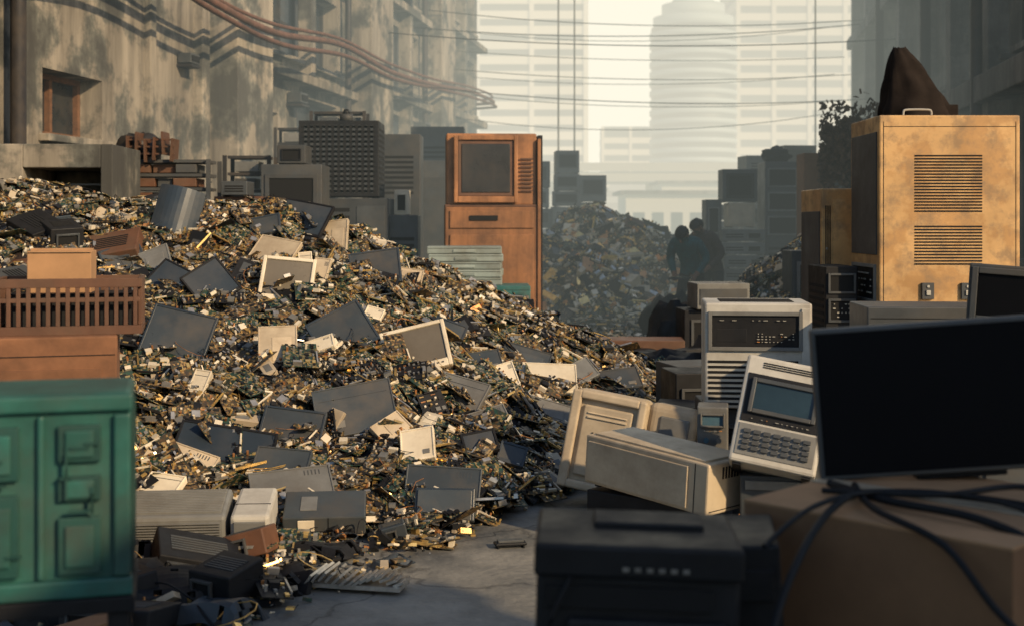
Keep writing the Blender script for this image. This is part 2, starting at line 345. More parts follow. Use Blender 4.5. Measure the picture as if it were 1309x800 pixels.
def heap_object(name,hf,samp,nsmall,nboard,nwire,grid,scale=1.0,lift=.02,mound=True,pm=None,lm=-3.4):
    s=Soup()
    if mound:
        x0,x1,y0,y1,st=grid; xs=np.arange(x0,x1,st); ys=np.arange(y0,y1,st); X,Y=np.meshgrid(xs,ys); Z=hf(X,Y)-.03
        Z+= (rng.random(Z.shape)-.5)*.05*(Z>.02)
        v=np.stack([X,Y,Z],-1).reshape(-1,3); ny,nx=X.shape
        i=np.arange(nx*ny).reshape(ny,nx); f=np.stack([i[:-1,:-1],i[:-1,1:],i[1:,1:],i[1:,:-1]],-1).reshape(-1,4)
        zc=Z.reshape(-1)[f].max(1); f=f[zc>-.01]
        s.add(v,f,np.full(len(f),9))
    pm=pm or [.27,.11,.07,.19,.08,.08,.05,.07,.08]
    idx=[0,1,2,3,4,5,6,7,8]
    x,y=samp(nsmall); z=hf(x,y); n=nrm(hf,x,y)
    R=frames(n,rng.uniform(0,6.28,nsmall),np.abs(rng.normal(0,.6,nsmall)),rng.uniform(0,6.28,nsmall))
    L=rng.lognormal(lm,.55,nsmall)*scale; siz=np.stack([L,L*rng.choice([.1,.25,.5,.7,.9],nsmall),L*rng.uniform(.12,.5,nsmall)],-1)
    siz=np.clip(siz,.003,.16*scale)
    cen=np.stack([x,y,z],-1)+n*(rng.uniform(-.01,.055,nsmall)*1.0+lift)[:,None]*scale
    s.boxes(cen,siz,R,rng.choice(idx,nsmall,p=np.array(pm)/sum(pm)))
    x,y=samp(nboard); z=hf(x,y); n=nrm(hf,x,y)
    R=frames(n,rng.uniform(0,6.28,nboard),np.abs(rng.normal(0,.33,nboard)),rng.uniform(0,6.28,nboard))
    cc=np.stack([x,y,z],-1)+n*(rng.uniform(.01,.10,nboard)+lift)[:,None]
    for k in range(nboard):
        C,Z,Mm=TPL[k%len(TPL)]; sc=scale*rng.uniform(.7,1.3)
        s.boxes(C@R[k].T*sc+cc[k],Z*sc,np.repeat(R[k][None],len(C),0),Mm)
    if nwire:
        x,y=samp(nwire)
        for k in range(nwire):
            m=8; ph=rng.uniform(0,6.28); rad=rng.uniform(.03,.18)*scale; sp=rng.uniform(.3,1.8)
            t=np.linspace(0,1,m+1); a=ph+t*sp*3
            px=x[k]+np.cos(a)*rad*(1-.3*t); py=y[k]+np.sin(a)*rad; pz=hf(px,py)+lift+.06+.06*np.sin(t*3.14)*rng.uniform(0,1.5)
            P=np.stack([px,py,pz],-1); d=P[1:]-P[:-1]; ln=np.linalg.norm(d,axis=1); d/=ln[:,None]
            b=np.cross(d,[0,0,1.]); b/=np.linalg.norm(b,axis=1,keepdims=True)+1e-9; cN=np.cross(d,b)
            r=rng.uniform(.002,.005)*max(scale,1)
            s.boxes((P[1:]+P[:-1])/2,np.stack([ln*1.05,np.full(m,r),np.full(m,r)],-1),np.stack([d,b,cN],-1),np.full(m,rng.choice([0,0,0,3,8,7])))
    return s.obj(name,SM)
def samp1(n):
    X=[];Y=[];k=0
    while k<n:
        x=rng.uniform(-5.6,2.0,n*2);y=rng.uniform(6.4,13.2,n*2)
        e=yfr(x); ok=(h1(x,y)>.02)|((y>e-.3*rng.random(n*2)**2)&(y<11.5)&(x<1.8))
        w=np.clip(1.15-(y-11.6)*.6,0,1); ok&=rng.random(n*2)<w
        X.append(x[ok]);Y.append(y[ok]);k+=ok.sum()
    return np.concatenate(X)[:n],np.concatenate(Y)[:n]
def sampE(cx,cy,rx,ry,yb=1.0):
    def g(n):
        a=rng.uniform(0,2*math.pi,n*3); r=np.sqrt(rng.random(n*3))*1.03
        x=cx+rx*r*np.cos(a);y=cy+ry*r*np.sin(a); ok=y<cy+yb
        return x[ok][:n],y[ok][:n]
    return g
hp=heap_object("scrap_heap",h1,samp1,26000,4000,1700,(-6.5,2.1,6.6,15.2,.09))
tag(hp,"sloping heap of shredded circuit boards, chips, wires and metal scrap","scrap heap",kind="stuff")
hp2=heap_object("scrap_heap",h2,sampE(1.6,25,2.75,3.45),8500,500,120,(-1.3,4.5,21.4,28.6,.15),scale=2.0,pm=[.26,.22,.05,.12,.06,.12,.07,.04,.14],lm=-3.15)
tag(hp2,"tall brown heap of mixed electronic scrap against the haze","scrap heap",kind="stuff")
hp3=heap_object("scrap_heap",h3,sampE(4.2,17.5,1.75,2.4),4000,180,80,(2.3,6.2,15,20,.12),scale=1.5,pm=[.35,.15,.06,.1,.1,.08,.05,.1,.1])
tag(hp3,"dark heap of small electronic scrap beside stacked cases","scrap heap",kind="stuff")
def sampR(x0,x1,y0,y1,pw=1.0):
    def g(n):
        return rng.uniform(x0,x1,n), y0+(y1-y0)*rng.random(n)**pw
    return g
def sampF(n):
    y=7.1-1.9*rng.random(n)**1.6; x=-2.5+2.0*rng.random(n)**1.5+(y-6.4)*.5
    return x,y
g1=heap_object("scattered_scrap",hflat,sampF,1500,60,50,None,mound=False,lift=.0)
tag(g1,"small broken electronic fragments strewn over bare concrete","scrap fragments",kind="stuff")
g2=heap_object("scattered_scrap",hflat,sampR(-1.5,5,11.5,24),7500,450,180,None,scale=1.7,mound=False,lift=.0,pm=[.45,.18,.04,.08,.08,.04,.03,.12,.06])
tag(g2,"dark electronic litter covering the alley floor","scrap fragments",kind="stuff")
g3=heap_object("scattered_scrap",hflat,sampR(.9,3.0,6.8,12),2200,100,70,None,scale=1.2,mound=False,lift=.0,pm=[.4,.15,.06,.08,.12,.06,.04,.12,.05])
tag(g3,"broken fragments between discarded computer cases","scrap fragments",kind="stuff")

# ------------------------------------------------------------------ ground
def ground():
    m=bpy.data.materials.new("cracked_concrete_ground"); m.use_nodes=True; nt=m.node_tree;n=nt.nodes;l=nt.links
    P=n['Principled BSDF'];out=n['Material Output']; tc=n.new("ShaderNodeTexCoord")
    n1=n.new("ShaderNodeTexNoise");n1.inputs['Scale'].default_value=1.2;n1.inputs['Detail'].default_value=12;n1.inputs['Roughness'].default_value=.7;l.new(tc.outputs['Object'],n1.inputs['Vector'])
    cr=n.new("ShaderNodeValToRGB");l.new(n1.outputs[0],cr.inputs[0]);cr.color_ramp.elements[0].position=.35;cr.color_ramp.elements[1].position=.66
    cr.color_ramp.elements[0].color=(.06,.062,.06,1);cr.color_ramp.elements[1].color=(.25,.235,.20,1)
    vo=n.new("ShaderNodeTexVoronoi");vo.feature='DISTANCE_TO_EDGE';vo.inputs['Scale'].default_value=1.1
    ns=n.new("ShaderNodeTexNoise");ns.inputs['Scale'].default_value=2.5;ns.inputs['Detail'].default_value=8;l.new(tc.outputs['Object'],ns.inputs['Vector'])
    ad=n.new("ShaderNodeMix");ad.data_type='RGBA';ad.inputs[0].default_value=.4;l.new(tc.outputs['Object'],ad.inputs[6]);l.new(ns.outputs[1],ad.inputs[7]);l.new(ad.outputs[2],vo.inputs['Vector'])
    mr=n.new("ShaderNodeMapRange");l.new(vo.outputs[0],mr.inputs[0]);mr.inputs[1].default_value=0;mr.inputs[2].default_value=.012;mr.inputs[3].default_value=.5;mr.inputs[4].default_value=1
    mx=n.new("ShaderNodeMix");mx.data_type='RGBA';mx.blend_type='MULTIPLY';mx.inputs[0].default_value=1;l.new(cr.outputs[0],mx.inputs[6]);l.new(mr.outputs[0],mx.inputs[7])
    l.new(mx.outputs[2],P.inputs['Base Color'])
    r2=n.new("ShaderNodeMapRange");l.new(n1.outputs[0],r2.inputs[0]);r2.inputs[3].default_value=.5;r2.inputs[4].default_value=.95;l.new(r2.outputs[0],P.inputs['Roughness'])
    n3=n.new("ShaderNodeTexNoise");n3.inputs['Scale'].default_value=18;n3.inputs['Detail'].default_value=8;l.new(tc.outputs['Object'],n3.inputs['Vector'])
    mm=n.new("ShaderNodeMath");mm.operation='MULTIPLY';l.new(n3.outputs[0],mm.inputs[0]);l.new(mr.outputs[0],mm.inputs[1])
    bp=n.new("ShaderNodeBump");bp.inputs['Strength'].default_value=.5;bp.inputs['Distance'].default_value=.02;l.new(mm.outputs[0],bp.inputs['Height']);l.new(bp.outputs[0],P.inputs['Normal'])
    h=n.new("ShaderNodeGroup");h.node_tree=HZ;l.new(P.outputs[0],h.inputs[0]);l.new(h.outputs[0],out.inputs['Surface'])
    o=MB().quad((-600,-60,0),(600,-60,0),(600,1200,0),(-600,1200,0)).obj("ground",m); tag(o,None,None,kind="structure")
ground()

# ------------------------------------------------------------------ walls
def facade(name,label,org,ang,L0,L1,H,ops,mat,pil,thick=8,reveal=.45):
    e=empty(name,label,"building",Matrix.Translation(org)@Matrix.Rotation(ang,4,'Z'))
    us=sorted({L0,L1,*[o[0] for o in ops],*[o[1] for o in ops]}); zs=sorted({0,H,*[o[2] for o in ops],*[o[3] for o in ops]})
    mb=MB()
    for a,b in zip(us,us[1:]):
        for z0,z1 in zip(zs,zs[1:]):
            cu,cz=(a+b)/2,(z0+z1)/2
            if any(o[0]<cu<o[1] and o[2]<cz<o[3] for o in ops): continue
            mb.quad((a,0,z0),(b,0,z0),(b,0,z1),(a,0,z1))
    for o in ops:
        a,b,z0,z1=o[:4]; r=reveal
        mb.quad((a,0,z0),(a,0,z1),(a,r,z1),(a,r,z0)); mb.quad((b,0,z1),(b,0,z0),(b,r,z0),(b,r,z1))
        mb.quad((a,0,z0),(a,r,z0),(b,r,z0),(b,0,z0)); mb.quad((a,r,z1),(a,0,z1),(b,0,z1),(b,r,z1))
    mb.quad((L0,0,0),(L0,0,H),(L0,thick,H),(L0,thick,0)); mb.quad((L1,0,0),(L1,thick,0),(L1,thick,H),(L1,0,H))
    mb.quad((L0,0,H),(L1,0,H),(L1,thick,H),(L0,thick,H)); mb.quad((L0,thick,0),(L0,thick,H),(L1,thick,H),(L1,thick,0))
    mb.obj("wall",mat,e)
    for p in pil:
        u0,u1,dep,z0,z1=p[:5]; MB().box((u0+u1)/2,-dep/2+.02,(z0+z1)/2,u1-u0,dep+.04,z1-z0).obj("pilaster",p[5] if len(p)>5 else mat,e,.02)
    for o in ops:
        a,b,z0,z1=o[:4]; fm=o[4]; nx=o[5] if len(o)>5 else 2; nz=o[6] if len(o)>6 else 1
        t=.07; r=reveal-.1; mb=MB()
        mb.box((a+b)/2,r,z0+t/2,b-a,.08,t);mb.box((a+b)/2,r,z1-t/2,b-a,.08,t)
        for i in range(nx+1): mb.box(a+t/2+(b-a-t)*i/nx,r-.003,(z0+z1)/2,t,.075,z1-z0-2*t-.002)
        for i in range(1,nz): mb.box((a+b)/2,r+.004,z0+(z1-z0)*i/nz,b-a-.01,.06,t*.8)
        w=MB().box((a+b)/2,reveal-.06,(z0+z1)/2,b-a,.02,z1-z0).obj("window",m_win,e)
        mb.obj("window_frame",fm,w)
        MB().box((a+b)/2,-.05,z0-.05,b-a+.2,.18,.09).obj("sill",mat,w,.01)
    return e
AL=math.atan2(1,.15)
wl=[(15.65,17.2,2.78,3.58,m_wood,2,1),(22.95,24.3,2.3,3.75,m_darkpipe,2,2),
    (23.4,28.2,4.9,6.4,m_darkpipe,5,2),(16.6,20.0,5.6,7.6,m_darkpipe,3,2),(24.8,27.8,1.2,3.1,m_darkpipe,3,1),(25.4,28.2,3.3,4.2,m_darkpipe,3,1),
    (31.6,36.2,5.2,6.8,m_darkpipe,4,2),(31.6,36.2,7.6,9.4,m_darkpipe,4,2),(31.8,35.8,2.6,4.5,m_darkpipe,3,2),
    (39.0,45,5.4,7.2,m_darkpipe,5,2),(39,45,8.2,9.8,m_darkpipe,5,2),(23.4,28.2,7.2,9.6,m_darkpipe,5,2),(39.2,45,2.6,4.7,m_darkpipe,4,2)]
pl=[(20.9,22.6,.5,0,16),(28.9,30.9,.6,0,16),(36.6,38.6,.6,0,16),(12.2,13.4,.3,0,16),(34,34.3,.3,0,16),(41.8,42.2,.3,0,16),(25.6,25.9,.25,4.6,16),
    (22.6,28.9,.3,4.4,4.58),(22.6,28.9,.3,6.75,6.93),(30.9,36.6,.35,4.8,5.0),(30.9,36.6,.35,7.15,7.35),(38.6,45.5,.4,4.98,5.2),(38.6,45.5,.4,7.62,7.8),(13.4,20.9,.12,5.25,5.45),(13.4,20.9,.08,2.35,2.5),
    (18.5,18.7,.1,2.5,5.25),(20.3,20.6,.15,0,16)]
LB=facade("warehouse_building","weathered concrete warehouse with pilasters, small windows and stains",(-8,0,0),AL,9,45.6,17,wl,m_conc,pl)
wr=[]
for i in range(8):
    u0=-36+i*2.9
    for z0,z1 in ((1.2,3.3),(4.2,6.6),(7.1,8.7)): wr.append((u0+.3,u0+2.4,z0,z1,m_darkpipe,4,3))
wr=[w_ for w_ in wr if w_[1]<-14.6]
pr=[(-36.9+i*2.9,-36.5+i*2.9,.3,0,9.2) for i in range(8)]+[(-37.5,-14.3,.42,3.5,3.9),(-37.5,-14.3,.36,6.7,6.98)]
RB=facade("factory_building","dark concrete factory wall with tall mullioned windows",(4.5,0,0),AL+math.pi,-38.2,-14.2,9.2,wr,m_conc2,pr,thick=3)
def add_shade_block(lab,y0,y1,h):  # unseen block added right of the camera to shade the foreground
    e=empty("shade_block",lab,"building",T(0,0,0))
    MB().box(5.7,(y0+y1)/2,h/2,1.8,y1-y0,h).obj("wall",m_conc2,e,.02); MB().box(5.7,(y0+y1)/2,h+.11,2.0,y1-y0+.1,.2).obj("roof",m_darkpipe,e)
    for k in range(max(1,int((y1-y0)/3))): MB().box(4.79,y0+(k+.5)*(y1-y0)/max(1,int((y1-y0)/3)),2.4,.05,.9,1.3).obj("window",m_win,e)
add_shade_block("added out-of-view concrete block that shades the foreground",-20,-.6,4.5)
def wallpt(u,out,z):
    d=Vector((.15,1,0)).normalized(); n=Vector((d.y,-d.x,0)); p=Vector((-8,0,0))+d*u+n*out; return (p.x,p.y,z)
for k,(dz,r,do) in enumerate([(0,.06,.75),(-.2,.045,.85),(.15,.035,.7)]):
    pts=[wallpt(u,do*f_,z+dz+random.uniform(-.05,.05)) for u,z,f_ in [(13,4.9,1),(16,5.2,1),(19,4.95,1),(22,4.95,1),(26,5.25,1),(30,5.2,1),(35,5.45,1),(40,5.75,1),(44.5,5.9,1),(45.75,5.9,.3),(45.85,5.9,-2)]]
    o=MB().tube(pts,r,8).obj("conduit_pipe",m_rustpipe); tag(o,"rust brown pipe sagging along the warehouse wall","pipe",group="pipes along the warehouse wall")
for u,z1,r in((14.75,16,.09),(23.2,16,.06),(28.4,16,.07),(31.3,16,.09),(36.2,16,.08)):
    o=MB().tube([wallpt(u,.2,0),wallpt(u,.2,z1)],r,12,sub=1).obj("drain_pipe",m_darkpipe); tag(o,"dark vertical drain pipe on the concrete wall","pipe",group="drain pipes")
def wallunit(u,z,s=1.0):
    p=wallpt(u,0,z)
    e=empty("wall_unit","small dark equipment box on a wall bracket","wall box",Matrix.Translation(p)@Matrix.Rotation(AL,4,'Z'),"boxes bracketed to the warehouse")
    MB().box(0,-.18*s,0,.5*s,.3*s,.22*s).obj("casing",m_dgrey,e,.01)
    MB().box(0,-.34*s,0,.4*s,.02,.12*s).obj("grille",m_hole,e)
    MB().box(0,-.15*s,-.16*s,.5*s,.4*s,.04).obj("bracket",m_darkpipe,e)
wallunit(19.8,4.2,.7); wallunit(27.9,3.6); wallunit(35.6,4.3,1.3); wallunit(25,4.1,.9); wallunit(33.5,7.9,2)
def wallptR(u,out,z):
    d=Vector((.15,1,0)).normalized(); n=Vector((-d.y,d.x,0)); p=Vector((4.5,0,0))+d*u+n*out; return (p.x,p.y,z)
for u in (19.6,24.2,30.5):
    o=MB().tube([wallptR(u,.35,0),wallptR(u,.35,9)],.1,10,sub=1).obj("drain_pipe",m_darkpipe); tag(o,"dark vertical pipe fixed to the factory wall","pipe",group="drain pipes")

# ------------------------------------------------------------------ skyline
def slabtower(name,label,x,y,w,d,h,fl,band=.45,cyl=False):
    e=empty(name,label,"skyscraper",T(x,y,0))
    if cyl:
        MB().cyl(0,0,h/2,w/2*.96,h,'z',40).obj("wall",m_tglass,e)
        mb=MB()
        for i in range(int(h/fl)): mb.cyl(0,0,i*fl+fl*.5,w/2,fl*band,'z',40)
        mb.obj("floor_band",m_tower2,e)
        MB().cyl(0,0,h+.8,w*.46,1.6,'z',32).cyl(0,0,h+2.6,w*.36,2,'z',32).cyl(0,0,h+4.4,w*.27,1.6,'z',32,0,w*.2).obj("roof_crown",m_tower2,e)
    else:
        MB().box(0,0,h/2,w*.985,d*.985,h).obj("wall",m_tglass,e)
        mb=MB()
        for i in range(int(h/fl)): mb.box(0,0,i*fl+fl*.5,w,d,fl*band)
        for i in range(int(w/6)+1): mb.box(-w/2+i*w/int(w/6),-d/2,h/2,.7,.5,h)
        mb.obj("floor_band",m_tower,e)
    return e
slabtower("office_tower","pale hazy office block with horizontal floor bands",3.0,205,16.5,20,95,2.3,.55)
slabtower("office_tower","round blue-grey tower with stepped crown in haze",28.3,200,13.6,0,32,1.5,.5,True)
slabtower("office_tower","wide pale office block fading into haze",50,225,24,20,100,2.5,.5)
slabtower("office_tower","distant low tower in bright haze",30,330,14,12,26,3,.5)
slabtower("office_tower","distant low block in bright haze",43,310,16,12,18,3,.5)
e=empty("elevated_road","pale concrete elevated road on columns in haze","bridge",T(14,95,0))
MB().box(0,0,5.0,44,6,.7).obj("deck",m_tower,e); MB().box(0,-3.11,5.7,44,.2,.6).obj("parapet",m_tower,e)
for i in range(6): MB().cyl(-18+i*7.2,0,2.33,.5,4.66,'z',16).obj("column",m_tower,e)
for i,(x,y,w,h) in enumerate([(9,70,6,3.2),(16,75,5,2.6),(22,82,8,4.2),(3,80,5,3.6),(12.5,88,5,4.3)]):
    e=empty("low_building","low pale roadside building with flat roof","building",T(x,y,0),"low roadside buildings")
    MB().box(0,0,h/2,w,5,h).obj("wall",m_tower,e); MB().box(0,0,h+.1,w+.6,5.6,.2).obj("roof",m_conc2,e)
    for k in range(int(w)): MB().box(-w/2+.7+k*1.0,-2.51,h*.5,.6,.05,h*.4).obj("window",m_tglass,e)
for x,y in [(1.45,40),(2.05,42),(9.6,40.5)]:
    e=empty("utility_pole","thin utility pole with crossarm","pole",T(x,y,0),"utility poles across the alley")
    MB().cyl(0,0,8,.03,16,'z',10,0,.024).obj("shaft",m_conc2,e); MB().box(0,0,10.6,1.0,.06,.08).obj("crossarm",m_conc2,e)
for i,(y,z0,z1,sag) in enumerate([(30,6.2,6.0,.25),(34,6.9,7.0,.3),(38,6.3,6.1,.25),(40,5.0,5.2,.5),(33,5.3,4.9,.3),(43,8.1,8.3,.4),(36,7.7,7.4,.3),(42,5.9,5.7,.3),(41,7.2,7.0,.2),(44,6.7,6.8,.3)]):
    xa=-8+.15*y; xb=4.5+.15*y; pts=[(xa+(xb-xa)*t,y,z0+(z1-z0)*t-sag*4*t*(1-t)) for t in (0,.2,.4,.6,.8,1)]
    o=MB().tube(pts,.012,6).obj("overhead_wire",m_rubber); tag(o,"thin dark wire strung across the alley","wire",group="wires across the alley")

# ------------------------------------------------------------------ screens/cases on the heap
def lie(x,y,roll=0,tilt=50,yaw=0,dz=.07,hf=h1,z=None):
    zz=float(hf(np.array([x]),np.array([y]))[0])+dz if z is None else z
    return Matrix.Translation((x,y,zz))@Matrix.Rotation(math.radians(yaw),4,'Z')@Matrix.Rotation(math.radians(tilt),4,'X')@Matrix.Rotation(math.radians(roll),4,'Z')
PC=[0]
def panel(kind,x,y,w,h,roll,tilt=50,yaw=0,z=None,dz=.14,label=None):
    w*=1.1;h*=1.12; PC[0]+=1
    Mx=lie(x,y,roll,tilt,yaw+random.uniform(-16,16),dz,z=z)
    def rim(mat,e,t,zz,hh):
        mb=MB(); mb.box(-w/2+t/2,0,zz,t,h,hh).box(w/2-t/2,0,zz,t,h,hh).box(0,h/2-t/2,zz,w-2*t,t,hh-.001).box(0,-h/2+t*.8,zz,w-2*t,t*1.6,hh-.001)
        return mb.obj("bezel",mat,e,.003)
    if kind in('slate','black'):
        mt=m_slate if kind=='slate' else m_black
        e=empty("flat_screen",label or ("dark slate display panel lying on the scrap heap" if kind=='slate' else "black display panel half buried in scrap"),"screen",Mx)
        MB().box(0,0,-.004,w,h,.03).obj("casing",mt,e,.006)
        rim(mt,e,.016,.014,.014)
        MB().box(0,.004,.0125,w-.03,h-.04,.004).obj("screen",m_slate2 if kind=='slate' else m_slate,e)
        MB().box(w*.3,-h/2+.013,.0215,w*.10,.006,.003).obj("control_strip",m_dotw,e)
    elif kind=='lcd':
        e=empty("monitor",label or "beige framed monitor with grey screen on scrap","monitor",Mx)
        MB().box(0,0,-.01,w,h,.07).obj("casing",m_beige,e,.012,3)
        mb=MB(); t=.028; zz=.028; hh=.03
        mb.box(-w/2+t/2,0,zz,t,h,hh).box(w/2-t/2,0,zz,t,h,hh).box(0,h/2-t/2,zz,w-2*t,t,hh-.001).box(0,-h/2+.03,zz,w-2*t,.06,hh-.001)
        mb.obj("bezel",m_cream,e,.006)
        MB().box(0,.016,.0272,w-.055,h-.085,.004).obj("screen",m_lcd,e)
        for k in range(5): MB().box(w*(.36-.07*k),-h/2+.03,.044,w*.035,.01,.006).obj("control_button",m_dgrey,e)
        mb=MB()
        for k in range(9): mb.box(w*(-.36+.09*k),-h/2-.0005,-.01,w*.045,.003,.03)
        mb.obj("vent_grille",m_hole,e)
    else:
        mt={'slab':m_slate2,'white':m_cream,'tan':m_beige,'grey':m_grey}[kind]
        e=empty("drive_unit",label or {'slab':"flat dark grey equipment lid on scrap",'white':"cream white drive cover lying on scrap",'tan':"tan plastic equipment cover lying on scrap",'grey':"grey metal drive case lying on scrap"}[kind],"computer part",Mx)
        MB().box(0,0,-.005,w,h,.04).obj("casing",mt,e,.005)
        rim(mt,e,.010,.017,.008)
        v=PC[0]%4
        if v==0:
            mb=MB()
            for k in range(5): mb.box(w*(.18+.045*k),h*.3,.0153,w*.015,h*.16,.002)
            mb.obj("vent_grille",m_dgrey,e)
        elif v==1:
            MB().box(0,h*.25,.0153,w*.86,.004,.002).obj("seam",m_dgrey,e)
        elif v==2:
            MB().box(w*.1,0,.0165,w*.5,h*.5,.006).obj("raised_plate",mt,e,.003)
        if v!=2: MB().box(w*(-.25 if v!=3 else .25),-h*.26,.0165,w*.2,h*.14,.004).obj("label_plate",m_dim if kind in('slab','grey') else m_grey,e,.001)
        for k in range(3): MB().box(w*(-.3+.3*k),-h/2-.004,.0,w*.14,.014,.02).obj("connector",m_dgrey if k!=1 else m_ssil,e,.001)
    return e
PL=[('black',-1.82,11.15,.44,.30,-12,55,0),('tan',-1.53,11.1,.2,.32,8,60,0),('tan',-1.93,10.4,.34,.26,-14,45,0),
('lcd',-1.72,9.8,.37,.34,-6,62,0),('slate',-1.12,10.5,.38,.28,9,62,0),('black',-2.27,9.65,.3,.3,35,60,20),
('slate',-2.34,8.9,.42,.44,-14,62,0),('slate',-1.21,9.15,.38,.34,32,55,0),('lcd',-.68,9.1,.43,.33,16,58,0),
('slab',.10,10.3,.36,.26,-22,45,0),('white',.29,9.85,.38,.26,-4,42,0),('white',-.03,9.4,.12,.2,22,50,0),
('slab',-1.0,8.15,.46,.32,12,52,0),('slate',-1.37,8.0,.36,.20,-8,55,0),('black',-1.74,7.75,.54,.26,-14,40,0),
('tan',-1.95,7.55,.38,.16,-24,45,0),('grey',-.35,8.75,.32,.22,-18,45,0),('grey',.26,9.2,.30,.18,-24,42,0),
('white',-.57,7.75,.19,.2,14,50,0),('slab',-.40,7.42,.40,.2,-3,58,0),('slate',0,8.0,.16,.13,-20,50,0),
('grey',-2.85,10.15,.27,.26,28,50,0),('black',-2.65,9.9,.28,.26,-30,50,0),('white',-1.33,8.85,.19,.1,24,50,0),
('white',-1.67,10.35,.1,.13,6,55,0),('tan',-1.6,8.75,.24,.34,2,50,0),('grey',.57,10.45,.2,.18,30,50,0),
('grey',-1.25,7.25,.42,.2,6,35,0),('white',-1.95,7.15,.2,.14,-10,30,0),('tan',-.9,10.9,.26,.12,-12,50,0),
('slab',.9,10.6,.3,.2,10,40,0),('grey',-.15,8.5,.24,.16,20,45,0),('white',-2.0,8.2,.1,.16,-10,50,0),('tan',-.75,8.0,.2,.16,35,45,0),
('slate',-3.1,10.2,.3,.22,20,50,0),('black',-2.9,9.2,.3,.2,-30,45,0),('grey',-3.3,9.3,.26,.2,12,45,0),('tan',-2.7,8.1,.2,.3,-25,45,0),
('slab',-.2,9.9,.22,.18,10,45,0),('white',-1.05,9.75,.13,.1,-20,45,0),('slate',-.5,10.1,.24,.17,-28,45,0),('black',.45,9.3,.2,.15,18,40,0),
('slate',-2.1,10.9,.24,.18,15,50,0),('tan',-1.5,10.0,.12,.22,-8,55,0),('black',-.2,7.95,.2,.14,12,50,0),('slate',-2.5,7.7,.3,.2,10,45,0),('slab',-1.35,7.5,.3,.18,-6,45,0)]
for p in PL: panel(p[0],p[1],p[2],p[3],p[4],p[5],p[6],p[7])
e=empty("monitor","dark curved monitor standing on heap crest","monitor",lie(-2.85,10.9,-14,78,10,.2))
mb=MB(); n=10
for i in range(n):
    a0=-.5+i/n; a1=-.5+(i+1)/n; z0=.12*math.cos(a0*2.6);z1=.12*math.cos(a1*2.6)
    mb.quad((a0*.38,-.22,z0),(a1*.38,-.22,z1),(a1*.38,.22,z1),(a0*.38,.22,z0))
    mb.quad((a0*.38,-.22,-.04),(a0*.38,.22,-.04),(a1*.38,.22,-.04),(a1*.38,-.22,-.04))
    mb.quad((a0*.38,-.22,-.04),(a1*.38,-.22,-.04),(a1*.38,-.22,z1),(a0*.38,-.22,z0)); mb.quad((a0*.38,.22,z0),(a1*.38,.22,z1),(a1*.38,.22,-.04),(a0*.38,.22,-.04))
mb.obj("casing",m_slate,e); MB().box(0,0,-.05,.34,.40,.03).obj("back_frame",m_beige,e,.004)
def copy_thing(src,Mx):
    n=src.copy(); COL.objects.link(n); n.matrix_world=Mx
    for ch in src.children:
        k=ch.copy(); COL.objects.link(k); k.parent=n
    return n
protos=[]
for t in range(4):
    e=empty("circuit_board","populated circuit board lying loose on the scrap heap","circuit board",T(0,0,0),"loose circuit boards on the heap")
    b=MB().box(0,0,0,.3,.2,.005).obj("board",[m_pgreen,m_pbrown][t%2],e)
    mb=MB()
    for i in range(40):
        hz=random.uniform(.005,.025); mb.box(random.uniform(-.13,.13),random.uniform(-.085,.085),hz/2+.0027,random.uniform(.008,.045),random.uniform(.008,.03),hz,random.choice([0,0,0,1,2,3]))
    mb.obj("component",[m_black,m_ssil,m_sgold,m_cream],e)
    MB().box(-.12,.085,.01,.05,.012,.016).obj("connector",m_cream,e)
    MB().box(.0,-.093,.006,.16,.008,.01).obj("connector",m_cream,e)
    protos.append(e)
px,py=samp1(110)
for k in range(110):
    Mx=lie(px[k],py[k],random.uniform(0,360),random.uniform(15,55),random.uniform(-25,25),.12)
    if k<4: protos[k].matrix_world=Mx
    else: copy_thing(protos[k%4],Mx)
dr=[]
for t,(mt,dm,lb) in enumerate([(m_ssil,(.15,.1,.026),"small bare metal hard drive on scrap"),(m_cream,(.15,.13,.03),"cream optical drive lying on scrap"),(m_black,(.22,.17,.03),"black plastic drive caddy lying on scrap"),(m_beige,(.18,.09,.04),"beige power adapter case lying on scrap")]):
    e=empty("disk_drive",lb,"disk drive",T(0,0,0),"loose disk drives on the heap")
    MB().box(0,0,0,*dm).obj("casing",mt,e,.003)
    MB().box(dm[0]*.1,0,dm[2]/2,dm[0]*.5,dm[1]*.5,.003).obj("label_plate",[m_dim,m_cream,m_dgrey,m_grey][t],e)
    MB().box(0,-dm[1]/2,0,dm[0]*.6,.01,dm[2]*.6).obj("connector",m_hole,e); dr.append(e)
px,py=samp1(90)
for k in range(90):
    Mx=lie(px[k],py[k],random.uniform(0,360),random.uniform(10,70),random.uniform(-30,30),.1)
    if k<4: dr[k].matrix_world=Mx
    else: copy_thing(dr[k%4],Mx)

# ------------------------------------------------------------------ kiosk
e=empty("television_cabinet","tall orange wooden cabinet with built-in television screen","cabinet",T(-.28,16.4,0,4))
w,d=1.17,.75
MB().box(0,0,.95,w,d,1.9).obj("lower_cabinet",m_wcab,e,.015)
MB().box(0,.02,2.37,w*.97,d*.95,.90).obj("upper_housing",m_wcab,e,.02)
MB().box(0,0,1.915,w*1.0,d,.025).obj("shelf_edge",m_brown,e)
mb=MB(); y=-d/2-.02
mb.box(-.45,y,2.37,.05,.07,.84);mb.box(.30,y,2.37,.05,.07,.84);mb.box(-.075,y,2.76,.70,.07,.06);mb.box(-.075,y,1.99,.70,.07,.08)
fr=mb.obj("screen_frame",m_wcab,e,.01)
MB().box(-.075,-d/2-.01,2.38,.70,.03,.70).obj("screen_surround",m_brown,fr,.01)
MB().box(-.075,-d/2-.026,2.38,.61,.02,.61).obj("screen",m_kscreen,fr,.03,4)
mb=MB()
